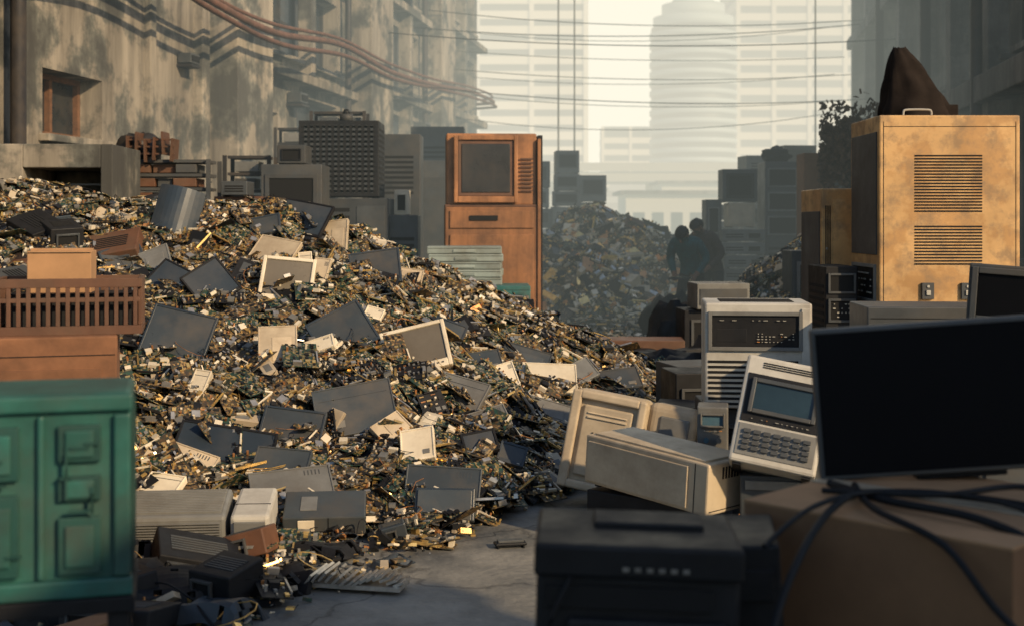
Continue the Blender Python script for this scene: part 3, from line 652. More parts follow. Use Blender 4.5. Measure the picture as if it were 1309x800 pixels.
for k in range(9): mb.box(.44,-d/2+.012,2.1+.05*k,.16,.01,.02)
mb.obj("speaker_grille",m_brown,e)
MB().box(0,-d/2-.006,1.74,w*.9,.03,.22).obj("drawer",m_wcab,e,.008)
MB().box(-.1,-d/2-.03,1.76,.35,.02,.06).obj("drawer_slot",m_hole,e)
MB().box(0,-d/2-.006,.8,w*.9,.03,1.5).obj("door",m_wcab,e,.008)
MB().box(w/2+.03,0,1.6,.06,d*.86,2.4).obj("side_panel",m_black,e,.005)
MB().box(w/2+.01,-d/2+.0,1.4,.04,.05,2.7).obj("corner_trim",m_wcab,e,.005)

# ------------------------------------------------------------------ ochre cabinets on the right
equip("server_cabinet","tall ochre metal cabinet with two vent grilles and top handle","cabinet",3.42,10.42,0,(1.1,.84,2.54),m_gold,
 [('vent','F',.49,.79,.48,.18,19),('vent','F',.49,.60,.48,.125,13),('seam','F',.5,.965,.94,.001),('switchbox','F',.34,.46,.085,.05,m_dgrey),('switchbox','F',.62,.46,.085,.05,m_dgrey),
  ('panel','L',.5,.76,.86,.38,m_dgrey),('recess','L',.5,.48,.8,.12,m_grey,m_black),('vent','L',.5,.33,.7,.12,8),('recess','L',.5,.15,.8,.2,m_grey,m_black),
  ('dots','L',.5,.48,.6,.08,6,4),('handle','T',.33,.25,.2,.01,m_white),('seam','F',.03,.5,.001,.96),('seam','F',.97,.5,.001,.96)],rz=0,bev=.012)
equip("server_cabinet","narrow ochre metal cabinet with vertical slots","cabinet",2.88,11.6,0,(.34,.8,2.0),m_gold,
 [('panel','F',.6,.55,.62,.8,m_gold),('vvent','F',.16,.5,.16,.85,3),('vvent','F',.6,.5,.4,.6,4,m_brown),('panel','L',.5,.6,.85,.6,m_dgrey),('dots','F',.12,.55,.08,.5,1,12),('vent','F',.6,.88,.5,.06,4)],bev=.012)
equip("equipment_rack","dark equipment rack with drives beside the ochre cabinet","rack",2.64,10.55,0,(.26,.6,1.35),m_black,
 [('recess','F',.5,.9,.85,.12,m_dgrey),('recess','F',.5,.74,.85,.14,m_dgrey),('dots','F',.5,.74,.6,.1,5,4),('vent','F',.5,.55,.8,.15,6),('recess','F',.5,.35,.85,.18,m_dgrey),('vent','L',.5,.7,.8,.4,10)])
equip("storage_cabinet","tall dark storage cabinet behind the ochre cabinet","cabinet",4.55,14.3,0,(1.2,.8,2.75),m_dgrey,[('panel','F',.5,.5,.9,.9,m_dgrey),('vent','F',.5,.9,.6,.06,5)])
def blob(name,label,cat,Mx,sc,mat,seed,amp=.25,sub=3,freq=2.2):
    bm=bmesh.new(); bmesh.ops.create_icosphere(bm,subdivisions=sub,radius=1)
    for v in bm.verts:
        q=v.co.copy(); k=1+amp*noise.noise(q*freq+Vector((seed,0,0)))*1.8+amp*.5*noise.noise(q*freq*2.7+Vector((0,seed,0)))
        v.co=Vector((q.x*sc[0]*k,q.y*sc[1]*k,q.z*sc[2]*k))
    me=bpy.data.meshes.new(name); bm.to_mesh(me); bm.free(); me.materials.append(mat)
    for p in me.polygons:p.use_smooth=True
    o=bpy.data.objects.new(name,me); COL.objects.link(o); o.matrix_world=Mx
    if label: tag(o,label,cat)
    return o
# sack-like bundle: a draped cone of cloth over two boxes
e=empty("cloth_bundle","dark shapeless bundle under draped cloth on a cabinet","bundle",T(4.5,14.2,2.75))
MB().box(.1,0,.12,.55,.45,.24).obj("inner_box",m_tarp,e,.01)
bm=bmesh.new(); rings=14; seg=36; V=[]
for j in range(rings+1):
    t=j/rings; z=.86*(1-t)+.02; r=.06+.34*t**.7
    row=[]
    for i in range(seg):
        a=2*math.pi*i/seg; fold=1+.13*t*math.sin(a*7+2*t)+.08*noise.noise(Vector((math.cos(a)*2,math.sin(a)*2,t*3)))*2
        row.append(bm.verts.new((r*fold*math.cos(a)*1.05-.20*(1-t)**1.3,r*fold*math.sin(a)*.8,z+.05*noise.noise(Vector((a*2,t*4,1))))))
    V.append(row)
for j in range(rings):
    for i in range(seg): bm.faces.new((V[j][i],V[j][(i+1)%seg],V[j+1][(i+1)%seg],V[j+1][i]))
bm.faces.new(V[0][::-1]); me=bpy.data.meshes.new("cloth"); bm.to_mesh(me); bm.free(); me.materials.append(m_tarp)
for p in me.polygons: p.use_smooth=True
o=bpy.data.objects.new("cloth",me); COL.objects.link(o); o.parent=e

# ------------------------------------------------------------------ right middle: instrument and computers
e=equip("tower_computer","off-white rack computer with black display panel and front ribs","computer",1.47,7.75,.60,(.62,.5,.63),m_white,
 [('recess','F',.47,.74,.88,.36,m_grey,m_black),('dots','F',.66,.68,.36,.10,10,4),('dots','F',.42,.84,.7,.02,12,1),('plate','F',.25,.70,.28,.12,m_black,"display"),('vent','F',.45,.26,.84,.44,9),('vent','R',.5,.7,.6,.3,6),('vent','T',.5,.5,.7,.6,9),('panel','F',.94,.5,.08,.9,m_white)],rz=-6,bev=.012)
equip("storage_cabinet","low dark grey cabinet carrying the rack computer","cabinet",1.5,7.9,0,(.66,.6,.60),m_dgrey,[('recess','F',.5,.6,.8,.5,m_dgrey),('vent','F',.5,.2,.7,.2,4)])
equip("terminal","beige-grey terminal with dark blue-grey display and keypad","computer",1.28,6.35,.44,(.42,.40,.55),m_white,
 [('plate','F',.5,.61,.9,.44,m_black,"display_surround"),('screen','F',.5,.63,.78,.32,m_dgrey,m_lite),('dots','F',.5,.42,.7,.02,12,1),('plate','F',.5,.23,.9,.28,m_grey,"key_plate"),('keys','F',.5,.23,.8,.2,7,4,m_dgrey),('vent','F',.5,.92,.6,.06,3),('vent','L',.5,.6,.7,.4,6)],rz=-14,rx=-20,ry=10,bev=.015)
equip("storage_box","dark grey case holding a terminal","box",1.42,6.55,0,(.5,.5,.45),m_dgrey,[('vent','F',.5,.5,.7,.5,6),('panel','F',.5,.9,.9,.1,m_grey)],rz=-10)
equip("meter","small off-white meter with blue readout","instrument",1.13,7.2,.42,(.17,.2,.26),m_grey,[('screen','F',.5,.72,.8,.3,m_grey,m_blue),('knob','F',.3,.3,.18,.1,m_blue),('knob','F',.7,.3,.18,.1,m_grey),('dots','F',.5,.5,.7,.08,4,1)],rz=-10)
equip("storage_box","squat grey box under a small meter","box",1.12,7.3,0,(.34,.36,.42),m_dgrey,[('recess','F',.5,.5,.8,.6,m_grey)],rz=-10)
e=empty("monitor_housing","bulky beige monitor housing lying tilted on the ground","monitor",T(.58,7.75,.37,-16,-8,9))
w,h,d,t=.46,.60,.34,.03
MB().box(0,.02,0,w,d,h).obj("housing",m_beige,e,.05,4)
mb=MB()
mb.box(-w/2+.03,-d/2,0,.06,.04,h-.02).box(w/2-.03,-d/2,0,.05,.04,h-.02).box(0,-d/2,h/2-.035,w-.10,.039,.05).box(0,-d/2,-h/2+.035,w-.10,.039,.05)
mb.obj("front_bezel",m_beige,e,.014,3)
MB().box(.0,-d/2+.012,.0,.30,.03,.42).obj("inner_moulding",m_beige,e,.012,3)
mb=MB()
for i in range(8):
    for j in range(8): mb.box(-.07+i*.02,-d/2-.0045,-.12+j*.024,.011,.006,.013)
mb.obj("vent_grille",m_hole,e)
MB().box(.0,-d/2-.002,.14,.24,.02,.012).obj("rib",m_beige,e,.003); MB().box(.0,-d/2-.002,.165,.24,.02,.008).obj("rib",m_beige,e,.003)
MB().box(w/2+.14,.05,.06,.30,d*.9,h*.80).obj("tube_shroud",m_beige,e,.05,4)
MB().box(w/2+.16,-.105,.06,.18,.02,h*.56).obj("shroud_recess",m_grey,e,.01)
equip("desktop_computer","long beige desktop computer case with bright vented end","computer",.80,6.72,.27,(.82,.36,.27),m_beige,
 [('panel','F',.44,.5,.82,.78,m_beige),('vent','F',.44,.68,.78,.06,1,m_dgrey),('vent','F',.44,.38,.78,.2,2,m_dgrey),('vvent','R',.60,.80,.6,.22,9),('seam','F',.9,.5,.001,.95),('seam','R',.5,.12,.9,.001),('panel','T',.5,.5,.9,.85,m_beige)],rz=-46,ry=4,bev=.010)
equip("computer_case","black computer case under the beige desktop","computer",.76,6.85,0,(.6,.4,.27),m_black,[('vent','F',.5,.5,.7,.5,5)],rz=-40)
equip("computer_case","dark box beside the rack computer","computer",1.27,8.9,0,(.38,.4,.68),m_black,[('recess','F',.5,.7,.8,.3,m_dgrey),('vent','F',.5,.3,.7,.2,4)],rz=8)
equip("computer_case","black case standing on the alley floor","computer",1.10,8.4,0,(.3,.4,.52),m_black,[('recess','F',.5,.7,.8,.3,m_dgrey)],rz=-12)
equip("computer_case","grey battered case among dark boxes","computer",1.38,9.9,0,(.4,.45,.62),m_dgrey,[('vent','F',.5,.6,.7,.4,5)],rz=15)
equip("storage_chest","long dark brown metal chest on the alley floor","chest",1.42,14.2,.0,(.95,.5,.42),m_brown,[('seam','F',.5,.7,.98,.003),('recess','F',.2,.5,.12,.3,m_brown),('recess','F',.8,.5,.12,.3,m_brown)],rz=-3)
equip("storage_box","grey plastic box on dark cases","box",2.35,14.6,.72,(.6,.5,.3),m_grey,[('panel','F',.5,.5,.9,.6,m_dgrey),('seam','T',.5,.5,.9,.01)],rz=5)
equip("computer_case","dark case below a grey box","computer",2.3,14.7,0,(.75,.55,.72),m_black,[('recess','F',.5,.6,.8,.5,m_dgrey)],rz=3)
for x,y,z,s_,sd in [(1.95,15.2,.3,(.32,.3,.42),5.5),(2.15,13.4,.2,(.35,.3,.3),9.5),(1.55,12.2,.2,(.4,.3,.26),2.5),(2.35,18.6,.25,(.4,.3,.42),7.7),(2.75,17.8,.25,(.42,.3,.5),3.7),(3.15,18.4,.25,(.4,.3,.5),6.1)]:
    blob("rubbish_bag","crumpled black rubbish bag on the alley floor","bag",T(x,y,z),s_,m_black,sd,.3)
random.seed(21)
for k in range(24):
    x=random.uniform(1.1,2.4);y=random.uniform(9.5,14) 
    equip("computer_case","dark discarded computer case on littered ground","computer",x,y,0,(random.uniform(.22,.45),.35,random.uniform(.12,.4)),random.choice([m_black,m_dgrey,m_black,m_slate]),[('recess','F',.5,.6,.7,.4,m_dgrey),('vent','F',.5,.2,.7,.2,3)],rz=random.uniform(-40,40),rx=random.uniform(-8,8),ry=random.uniform(-8,8),group="dark cases on the alley floor")
for k in range(26):
    x=random.uniform(-.6,3.8);y=random.uniform(22.3,25); z=float(h2(np.array([x]),np.array([y]))[0])
    equip("computer_case","battered case stuck in the far scrap heap","computer part",x,y,max(0,z-.05),(random.uniform(.25,.6),.3,random.uniform(.1,.25)),random.choice([m_dgrey,m_beige,m_brown,m_grey,m_slate]),[('recess','F',.5,.5,.7,.6,m_dgrey)],rz=random.uniform(-50,50),rx=random.uniform(0,45),ry=random.uniform(-25,25),group="cases in the far heap")

# ------------------------------------------------------------------ left background things
def cab(name,label,x0,x1,y,z0,z1,mat,feats,dep=.7,rz=0,cat="cabinet",group=None):
    return equip(name,label,cat,(x0+x1)/2,y+dep/2,z0,(x1-x0,dep,z1-z0),mat,feats,rz=rz,group=group)
e=empty("equipment_housing","large stained grey housing with dark open bay","cabinet",T(-4.85,13.6,0,3))
w,d,h=1.5,1.2,2.5; mb=MB()
mb.box(-w/2+.3,0,h/2,.6,d,h).box(w/2-.06,0,h/2,.12,d,h).box(.24,0,h-.12,.78,d,.24).box(.24,0,.8,.78,d,1.6).box(.24,d/2-.03,1.93,.78,.05,.66)
mb.obj("shell",m_conc,e,.01); MB().box(.24,.05,1.68,.7,.9,.12).obj("equipment_tray",m_dgrey,e,.01); MB().box(.3,0,1.82,.5,.8,.14).obj("equipment_tray",m_dgrey,e,.01); MB().box(.24,-.2,2.1,.76,.04,.02).obj("rail",m_grey,e); MB().box(.24,-.2,1.98,.76,.04,.02).obj("rail",m_grey,e)
def shelf(name,label,x,y,z0,z1,w,d,n,mat,rz=0,stm=None):
    e=empty(name,label,"shelf",T(x,y,0,rz))
    for sx in(-1,1):
        for sy in(-1,1): MB().box(sx*(w/2-.02),sy*(d/2-.02),z1/2,.045,.045,z1).obj("post",mat,e)
    for i in range(n):
        z=z0+(z1-z0)*i/(n-1)-.02; MB().box(0,0,z,w-.1,d-.1,.035).obj("shelf_board",mat,e)
    mb=MB()
    for i in range(n-1):
        z=z0+(z1-z0)*i/(n-1); xx=-w/2+.12
        while xx<w/2-.25:
            ww=random.uniform(.15,.35); mb.box(xx+ww/2,random.uniform(-.05,.05),z+(z1-z0)/(n-1)*.35,ww*.9,d*.7,(z1-z0)/(n-1)*.6,random.choice([0,1,1])); xx+=ww
    mb.obj("stored_unit",stm or [m_brown,m_dgrey],e,.004)
    return e
shelf("metal_shelf","dusty brown metal rack stacked with flat drive units",-3.95,14.8,.2,2.42,1.05,.6,15,m_dgrey,stm=[m_brown,m_dgrey])
shelf("metal_shelf","dark steel rack of old machine parts",-3.35,16.4,.2,2.55,.6,.5,12,m_darkpipe,stm=[m_grey,m_dgrey])
shelf("metal_shelf","dark steel rack of old machine parts",-2.5,18.6,.2,3.3,.8,.5,14,m_darkpipe,stm=[m_grey,m_dgrey])
shelf("metal_shelf","dark steel rack of old machine parts",-3.3,20.4,.2,3.2,.9,.5,14,m_darkpipe,stm=[m_grey,m_dgrey])
blob("broken_machine","broken dark machine part on top of the rack","machine",T(-4.3,14.8,2.56),(.24,.2,.16),m_darkpipe,4.4,.4)
e=empty("broken_machine","dark lattice frame on top of the rack","machine",T(-4.1,14.6,2.42)); mb=MB()
for i in range(6): mb.box(-.25+i*.1,0,.13+.05*math.sin(i*2),.02,.3,.26,0,Matrix.Rotation(.1*math.sin(i*3),3,'Y'))
for i in range(3): mb.box(0,-.1,.06+i*.08,.55,.02,.02)
mb.obj("lattice",m_brown,e)
cab("computer_case","dusty brown desktop case stacked on equipment",-3.4,-2.85,14.6,1.75,2.0,m_brown,[('recess','F',.3,.5,.4,.6,m_brown),('vent','F',.75,.5,.3,.5,4)],.5)
cab("computer_case","grey case with open front near the wall",-3.45,-2.8,14.6,0,1.75,m_dgrey,[('recess','F',.5,.85,.8,.2,m_grey),('recess','F',.5,.6,.8,.2,m_grey),('vent','F',.5,.3,.8,.2,6)],.6)
cab("computer_case","small grey case on a dark cabinet",-3.3,-3.0,14.5,2.0,2.17,m_dgrey,[('vent','F',.5,.5,.7,.5,3)],.4)
cab("storage_cabinet","dusty dark grey cabinet against the warehouse",-3.1,-2.35,15.8,0,2.42,m_dgrey,[('recess','F',.5,.8,.86,.3,m_dgrey),('recess','F',.5,.45,.86,.3,m_dgrey,m_dgrey),('vent','F',.5,.93,.6,.04,3),('vent','F',.5,.8,.6,.2,6,m_grey)])
cab("computer_case","small dark case on top of a cabinet",-2.9,-2.55,15.8,2.42,2.66,m_dgrey,[('recess','F',.5,.5,.7,.6,m_black)],.5)
cab("storage_cabinet","grey steel cabinet with louvred front",-2.55,-1.62,16.8,0,2.02,m_dgrey,[('vent','F',.25,.8,.4,.3,6),('panel','F',.75,.75,.4,.4,m_dgrey),('vent','F',.5,.3,.8,.3,9)],.8)
cab("vented_cabinet","tall black cabinet with dense grid ventilation",-2.80,-1.75,16.8,2.03,3.04,m_black,[('vent','F',.5,.5,.92,.9,14),('vvent','F',.5,.5,.9,.88,12,m_dgrey),('vent','R',.5,.5,.85,.85,12)],.8)
e2=empty("lamp_housing","small round lamp on top of black cabinet","lamp",T(-2.2,17,3.04)); MB().cyl(0,0,.05,.09,.1,'z').obj("base",m_dgrey,e2); MB().cyl(0,0,.13,.06,.07,'z',16,0,.03).obj("dome",m_black,e2)
cab("storage_cabinet","hazy grey cabinet behind the black one",-2.0,-1.35,18.8,0,3.0,m_dgrey,[('vent','F',.5,.8,.7,.2,8),('panel','F',.5,.4,.8,.4,m_dgrey)])
cab("storage_cabinet","dark grey steel locker in the haze",-1.55,-.95,20.6,0,2.7,m_dgrey,[('panel','F',.5,.5,.8,.8,m_dgrey),('vent','F',.5,.8,.5,.1,5)])
cab("computer_case","pale case propped on stacked equipment",-1.62,-1.42,17.6,1.8,2.15,m_cream,[('recess','F',.5,.5,.7,.7,m_cream)],.3)
cab("storage_cabinet","low dark cabinet near the heap crest",-1.75,-1.25,17.0,0,1.8,m_dgrey,[('vent','F',.5,.7,.8,.3,6)],.5)
cab("storage_cabinet","tall dark cabinet far along the warehouse",-1.9,-.9,24,0,3.5,m_dgrey,[('vent','F',.5,.8,.7,.2,8),('panel','F',.5,.4,.8,.4,m_dgrey)])
for k in range(5):
    equip("plastic_tray","pale green shallow plastic tray in a stack","tray",-.52+.02*math.sin(k*3),14.3,1.02+.085*k,(.82,.6,.08),m_pale,[('seam','F',.5,.75,.98,.002),('panel','F',.5,.4,.3,.4,m_pale)],rz=2*math.sin(k*5),group="stacked pale trays",feet=False)
equip("plastic_crate","teal plastic crate with ribbed sides","crate",-.27,14.1,.56,(.92,.6,.46),m_teal,[('recess','F',.27,.5,.4,.7,m_teal,m_dgreen),('recess','F',.73,.5,.4,.7,m_teal,m_dgreen),('seam','F',.5,.9,.98,.002)],rz=2)
equip("plastic_crate","teal plastic crate with ribbed sides","crate",-.3,14.15,.0,(1.0,.62,.56),m_teal,[('recess','F',.27,.5,.4,.7,m_teal,m_dgreen),('recess','F',.73,.5,.4,.7,m_teal,m_dgreen)],rz=-2)
cab("monitor","dark square monitor atop a pale stack",3.62,4.22,22,2.05,2.62,m_dgrey,[('screen','F',.5,.5,.8,.75,m_black)],.5,cat="monitor")
cab("computer_case","beige case in a stack beneath a monitor",3.72,4.18,22,1.62,2.04,m_beige,[('panel','F',.5,.5,.8,.7,m_beige)],.5)
for k in range(7): cab("desktop_computer","flat grey desktop computer in a tall stack",3.6+.03*math.sin(k*2),4.35+.03*math.sin(k*2),21.9,.02+.225*k,.02+.225*k+.215,m_grey,[('vent','F',.3,.5,.4,.4,2),('recess','F',.75,.5,.3,.5,m_grey)],.5,cat="computer")
cab("computer_case","dark grey case beside a pale stack",3.35,3.62,22.1,1.2,2.1,m_dgrey,[('recess','F',.5,.6,.7,.5,m_grey)],.5)
cab("computer_case","grey box supporting a dark case",3.3,3.6,22.1,0,1.2,m_grey,[('recess','F',.5,.6,.7,.5,m_grey)],.5)
cab("equipment_rack","tall dark rack with drive bays",4.35,4.95,22,0,2.75,m_dgrey,[('recess','F',.5,.9,.85,.12,m_grey),('recess','F',.5,.75,.85,.12,m_grey),('recess','F',.5,.6,.85,.12,m_grey),('vent','F',.5,.35,.8,.25,7)],.7)
blob("rubbish_bag","dark bag lying on top of the rack","bag",T(4.6,22.3,2.86),(.24,.2,.15),m_black,1.5,.3)
cab("cardboard_box","upright brown cardboard box beside the rack",4.4,4.85,19.3,1.15,2.75,m_card,[('seam','F',.5,.5,.001,.98),('panel','F',.5,.5,.1,.98,m_card)],.5,cat="box")
cab("storage_cabinet","dark cabinet carrying a cardboard box",4.3,5.0,19.2,0,1.15,m_dgrey,[('panel','F',.5,.5,.8,.8,m_dgrey)],.6)
cab("storage_cabinet","tall dark cabinet by the factory wall",4.9,5.7,20.5,0,2.5,m_dgrey,[('panel','F',.5,.5,.85,.85,m_dgrey)],.7)
cab("storage_cabinet","dark cabinet beside the factory wall",3.5,4.1,16.0,0,1.35,m_dgrey,[('recess','F',.5,.7,.8,.4,m_grey)],.6)
random.seed(44)
for x,zt,y in ((4.3,2.0,26),(4.95,2.6,25.5),(5.6,3.2,25),(6.2,2.7,27),(3.9,1.3,27.5),(5.3,2.1,29),(6.6,3.4,24.2),(.55,2.6,27.6),(1.2,3.0,27.9),(1.75,2.4,28.2),(.0,2.0,28.4),(2.3,1.5,29)):
    z=0 
    while z<zt:
        hh=random.uniform(.3,.6); ww=random.uniform(.5,.72)
        cab("computer_case","hazy grey case in a leaning alley stack",x-ww/2,x+ww/2,y,z,z+hh-.006,random.choice([m_dgrey,m_grey,m_grey,m_white]),[('recess','F',.5,.55,.8,.6,m_dgrey)] if random.random()<.6 else [('vent','F',.5,.5,.7,.5,5)],.6,rz=random.uniform(-8,8),cat="computer",group="cases stacked in the far alley"); z+=hh
e=empty("dry_shrub","dry brown tangled shrub growing among the stacked cabinets","shrub",T(5.0,18.6,0))
MB().tube([(0,0,0),(.05,0,1.2),(-.05,0,2.2),(.05,0,2.8)],.05,8).tube([(0,0,1.8),(.3,0,2.5),(.4,.1,3)],.025,6).tube([(0,0,1.9),(-.25,0,2.5),(-.3,.1,2.9)],.025,6).obj("trunk",m_bark,e)
mb=MB()
for i in range(60):
    a=random.random()*6.28; p0=Vector((0,0,random.uniform(1.9,2.7))); p1=p0+Vector((math.cos(a)*random.uniform(.25,.5),math.sin(a)*.3,random.uniform(.1,.6)))
    mb.tube([p0,(p0+p1)/2+Vector((0,0,.08)),p1],.006,4,0,3)
mb.obj("twigs",m_bark,e)
mb=MB()
for i in range(5500):
    a=random.random()*6.28; r=random.random()**.5*.52; z=2.72+random.gauss(0,.27)
    if random.random()<.4 and math.sin(a*3+z*6)>.2: continue
    s_=random.uniform(.02,.05); R=Euler((random.random()*6,random.random()*6,0)).to_matrix()
    q=[R@Vector(p) for p in((-s_,-s_/2,0),(s_,-s_/2,0),(s_,s_/2,0),(-s_,s_/2,0))]; o_=Vector((r*math.cos(a),r*math.sin(a),z))
    mb.quad(*[tuple(v+o_) for v in q])
mb.obj("crown",m_leafb,e)

# ------------------------------------------------------------------ left foreground
GX,GY,GR=-1.455,3.22,15
e=empty("metal_container","worn dark green metal container with ribs and embossed panels","container",T(GX,GY,.78,GR))
w,d,h=.96,.34,.50
MB().box(0,0,h/2,w,d,h).obj("body",m_green,e,.012)
y=-d/2-.006
for q in ((0,y,h-.022,w+.01,.03,.04),(0,y,.025,w+.01,.03,.045),(w/2-.02,y,h/2,.04,.028,h-.1),(-w/2+.02,y,h/2,.04,.028,h-.1),(.06,y,h/2,.022,.026,h-.1),(.27,y,h/2,.016,.024,h-.1),(-.14,y,h/2,.022,.026,h-.1)): MB().box(*q).obj("rib",m_green,e,.006)
random.seed(3)
for xx,zz,ww,hh in ((.165,.36,.11,.13),(.165,.16,.11,.20),(.36,.38,.10,.09),(.36,.27,.10,.06),(.36,.13,.10,.14),(-.04,.35,.13,.15),(-.04,.14,.13,.18),(-.29,.25,.2,.36)):
    p_=MB().box(xx,y-.001,zz,ww,.022,hh).obj("embossed_panel",m_dgreen,e,.003)
    MB().box(xx,y-.014,zz,ww*.66,.012,hh*.72).obj("raised_plate",m_green,p_,.003)
for k in range(14):
    x_=random.choice([.12,.165,.21,.33,.36,.39,-.04]); z_=random.uniform(.08,.43)
    if random.random()<.6: MB().box(x_,y-.02,z_,random.uniform(.03,.06),.010,.006).obj("relief_line",m_dgreen,e)
    else: MB().box(x_,y-.02,z_,.006,.010,random.uniform(.04,.09)).obj("relief_line",m_dgreen,e)
mb=MB()
for k in range(11): mb.box(w/2+.002,-d/2+.02+k*.03,h/2,.006,.012,h*.8)
mb.obj("side_corrugation",m_dgreen,e)
e=empty("steel_stand","black steel stand with crossbars under green container","stand",T(GX,GY,-.02,GR))
for sx in(-1,1):
    for sy in(-1,1): MB().box(sx*.45,sy*.15,.39,.05,.05,.74).obj("leg",m_black,e,.004)
MB().box(0,0,.78,.98,.38,.04).obj("top",m_black,e,.004)
for q in ((0,-.15,.62,.86,.03,.04),(0,-.15,.45,.86,.03,.04),(.45,0,.5,.03,.26,.04)): MB().box(*q).obj("crossbar",m_black,e)
equip("metal_cabinet","rusty orange-brown sheet metal cabinet","cabinet",-2.30,5.85,0,(.96,.6,1.20),m_rust,[('seam','F',.5,.93,.98,.003),('panel','F',.5,.5,.86,.76,m_rust)],rz=16)
e=empty("plastic_crate","brown slotted plastic crate on rusty cabinet","crate",T(-2.03,5.9,1.2,14))
w,d,h=.62,.38,.25; mb=MB()
for sy in(-1,1):
    y=sy*d/2; mb.box(0,y,h-.02,w,.02,.04).box(0,y,.02,w,.02,.04).box(0,y,h*.62,w,.016,.02)
    for k in range(15): mb.box(-w/2+.02+k*(w-.04)/14,y,h/2,.018,.018,h-.08)
for sx in(-1,1):
    x=sx*w/2; mb.box(x,0,h-.02,.02,d,.04).box(x,0,.02,.02,d,.04)
    for k in range(8): mb.box(x,-d/2+.03+k*(d-.06)/7,h/2,.018,.018,h-.08)
mb.box(0,0,.012,w-.02,d-.02,.02)
mb.obj("basket",m_brown,e,.002); MB().box(0,.02,.1,w-.08,d-.1,.16).obj("inner_tray",m_black,e)
equip("cardboard_box","small orange cardboard box standing in the crate","box",-2.10,5.98,1.3,(.28,.22,.27),m_card2,[('seam','F',.5,.97,.98,.004),('panel','T',.5,.5,.98,.3,m_card2)],rz=12,feet=False,bev=.003)
random.seed(5)
for k in range(10):
    x=-3.2-random.uniform(-.3,1.2); y=random.uniform(8.6,11); z=float(h1(np.array([x]),np.array([y]))[0])
    equip("computer_case","dark dented computer case perched on the heap","computer",x,y,z-.03,(random.uniform(.25,.45),.3,random.uniform(.1,.22)),random.choice([m_black,m_slate,m_brown,m_dgrey,m_black]),[('recess','F',.5,.5,.7,.6,m_dgrey),('vent','T',.5,.5,.6,.5,6)],rz=random.uniform(-40,40),rx=random.uniform(0,40),ry=random.uniform(-20,20),group="cases at the top of the heap")
equip("monitor","black box monitor at the heap's edge","monitor",-2.85,6.6,.9,(.3,.35,.42),m_black,[('screen','F',.5,.5,.85,.8,m_black)],rz=15)
equip("storage_cabinet","dark cabinet carrying a black monitor","cabinet",-2.9,6.7,0,(.5,.5,.9),m_black,[('panel','F',.5,.5,.85,.8,m_black)],rz=5)
equip("desktop_computer","grey ribbed desktop case at the foot of the heap","computer",-1.76,6.75,.05,(.54,.36,.19),m_grey,[('rib','F',.5,.5,.9,.7,9,m_grey),('rib','T',.5,.5,.9,.8,14,m_grey)],rz=6,rx=12,bev=.02)
equip("desktop_computer","pale grey desktop case with rounded edge","computer",-1.36,6.78,.04,(.2,.4,.20),m_white,[('panel','F',.5,.5,.8,.7,m_grey),('seam','T',.5,.4,.9,.01)],rz=4,rx=10,bev=.02)
equip("flat_screen","slate grey laptop base with pale square label","computer",-1.02,7.0,.06,(.44,.3,.12),m_slate2,[('plate','F',.28,.5,.2,.7,m_cream),('plate','T',.3,.5,.2,.5,m_grey),('seam','F',.55,.5,.01,.9)],rz=6,rx=16)
equip("flat_screen","small dark panel leaning at the heap foot","screen",-.38,7.15,.02,(.34,.05,.2),m_slate,[('panel','F',.5,.5,.9,.85,m_slate2)],rz=-4,rx=-25)
random.seed(11)
def torn_shell(x,y,w,d,h,rz,mt,seed):
    e=empty("broken_casing","torn black plastic casing crushed on bare concrete","computer part",T(x,y,.0,rz,random.uniform(-8,12),random.uniform(-10,10)),"smashed parts on the ground")
    bm=bmesh.new(); nx,ny=14,10; vs=[]
    for j in range(ny+1):
        row=[]
        for i in range(nx+1):
            u=i/nx-.5; v=j/ny-.5
            prof=h*min(1,(.5-abs(u))*9)*min(1,(.5-abs(v))*9)
            nz=noise.noise(Vector((u*2+seed,v*2,seed)))*h*.4
            row.append(bm.verts.new((u*w,v*d,max(.01,prof*.9+nz))))
        vs.append(row)
    for j in range(ny):
        for i in range(nx):
            if noise.noise(Vector((i*.4+seed,j*.4,3)))>.30: continue
            bm.faces.new((vs[j][i],vs[j][i+1],vs[j+1][i+1],vs[j+1][i]))
    me=bpy.data.meshes.new("shell"); bm.to_mesh(me); bm.free(); me.materials.append(mt)
    o=bpy.data.objects.new("shell",me); COL.objects.link(o); o.parent=e
    sd=o.modifiers.new("thick",'SOLIDIFY'); sd.thickness=.008
    MB().box(w*.1,-d*.1,h*.35,w*.5,d*.4,h*.25,0,Euler((.2,.15,.3)).to_matrix()).obj("inner_frame",m_black,e,.003)
    MB().tube([(-w*.3,0,h*.6),(-w*.1,-d*.4,h*.9),(w*.2,-d*.55,h*.3),(w*.4,-d*.5,.02)],.005,6).obj("loose_wire",m_rubber,e)
    return e
for k,(x,y,w,d,h,rz) in enumerate([(-1.5,5.75,.5,.36,.14,15),(-1.85,5.95,.5,.35,.14,-10),(-1.1,6.0,.32,.26,.08,30),(-1.25,5.45,.34,.28,.10,-20),(-2.0,5.45,.4,.35,.18,8),(-.95,6.5,.34,.22,.08,-15),(-1.95,6.3,.4,.3,.14,20),(-.6,6.35,.2,.14,.04,40)]):
    torn_shell(x,y,w,d,h,rz,[m_black,m_black,m_black,m_slate][k%4],k*2.7+.4)
BL=[(-1.55,6.2,.4,.28,.13,22,m_black),(-1.28,5.75,.22,.26,.16,-24,m_black),(-1.3,6.42,.24,.2,.14,-8,m_brown),(-.62,6.8,.14,.1,.09,10,m_slate),(-1.75,5.65,.34,.24,.12,35,m_black),(-1.62,5.3,.4,.3,.10,-12,m_black)]
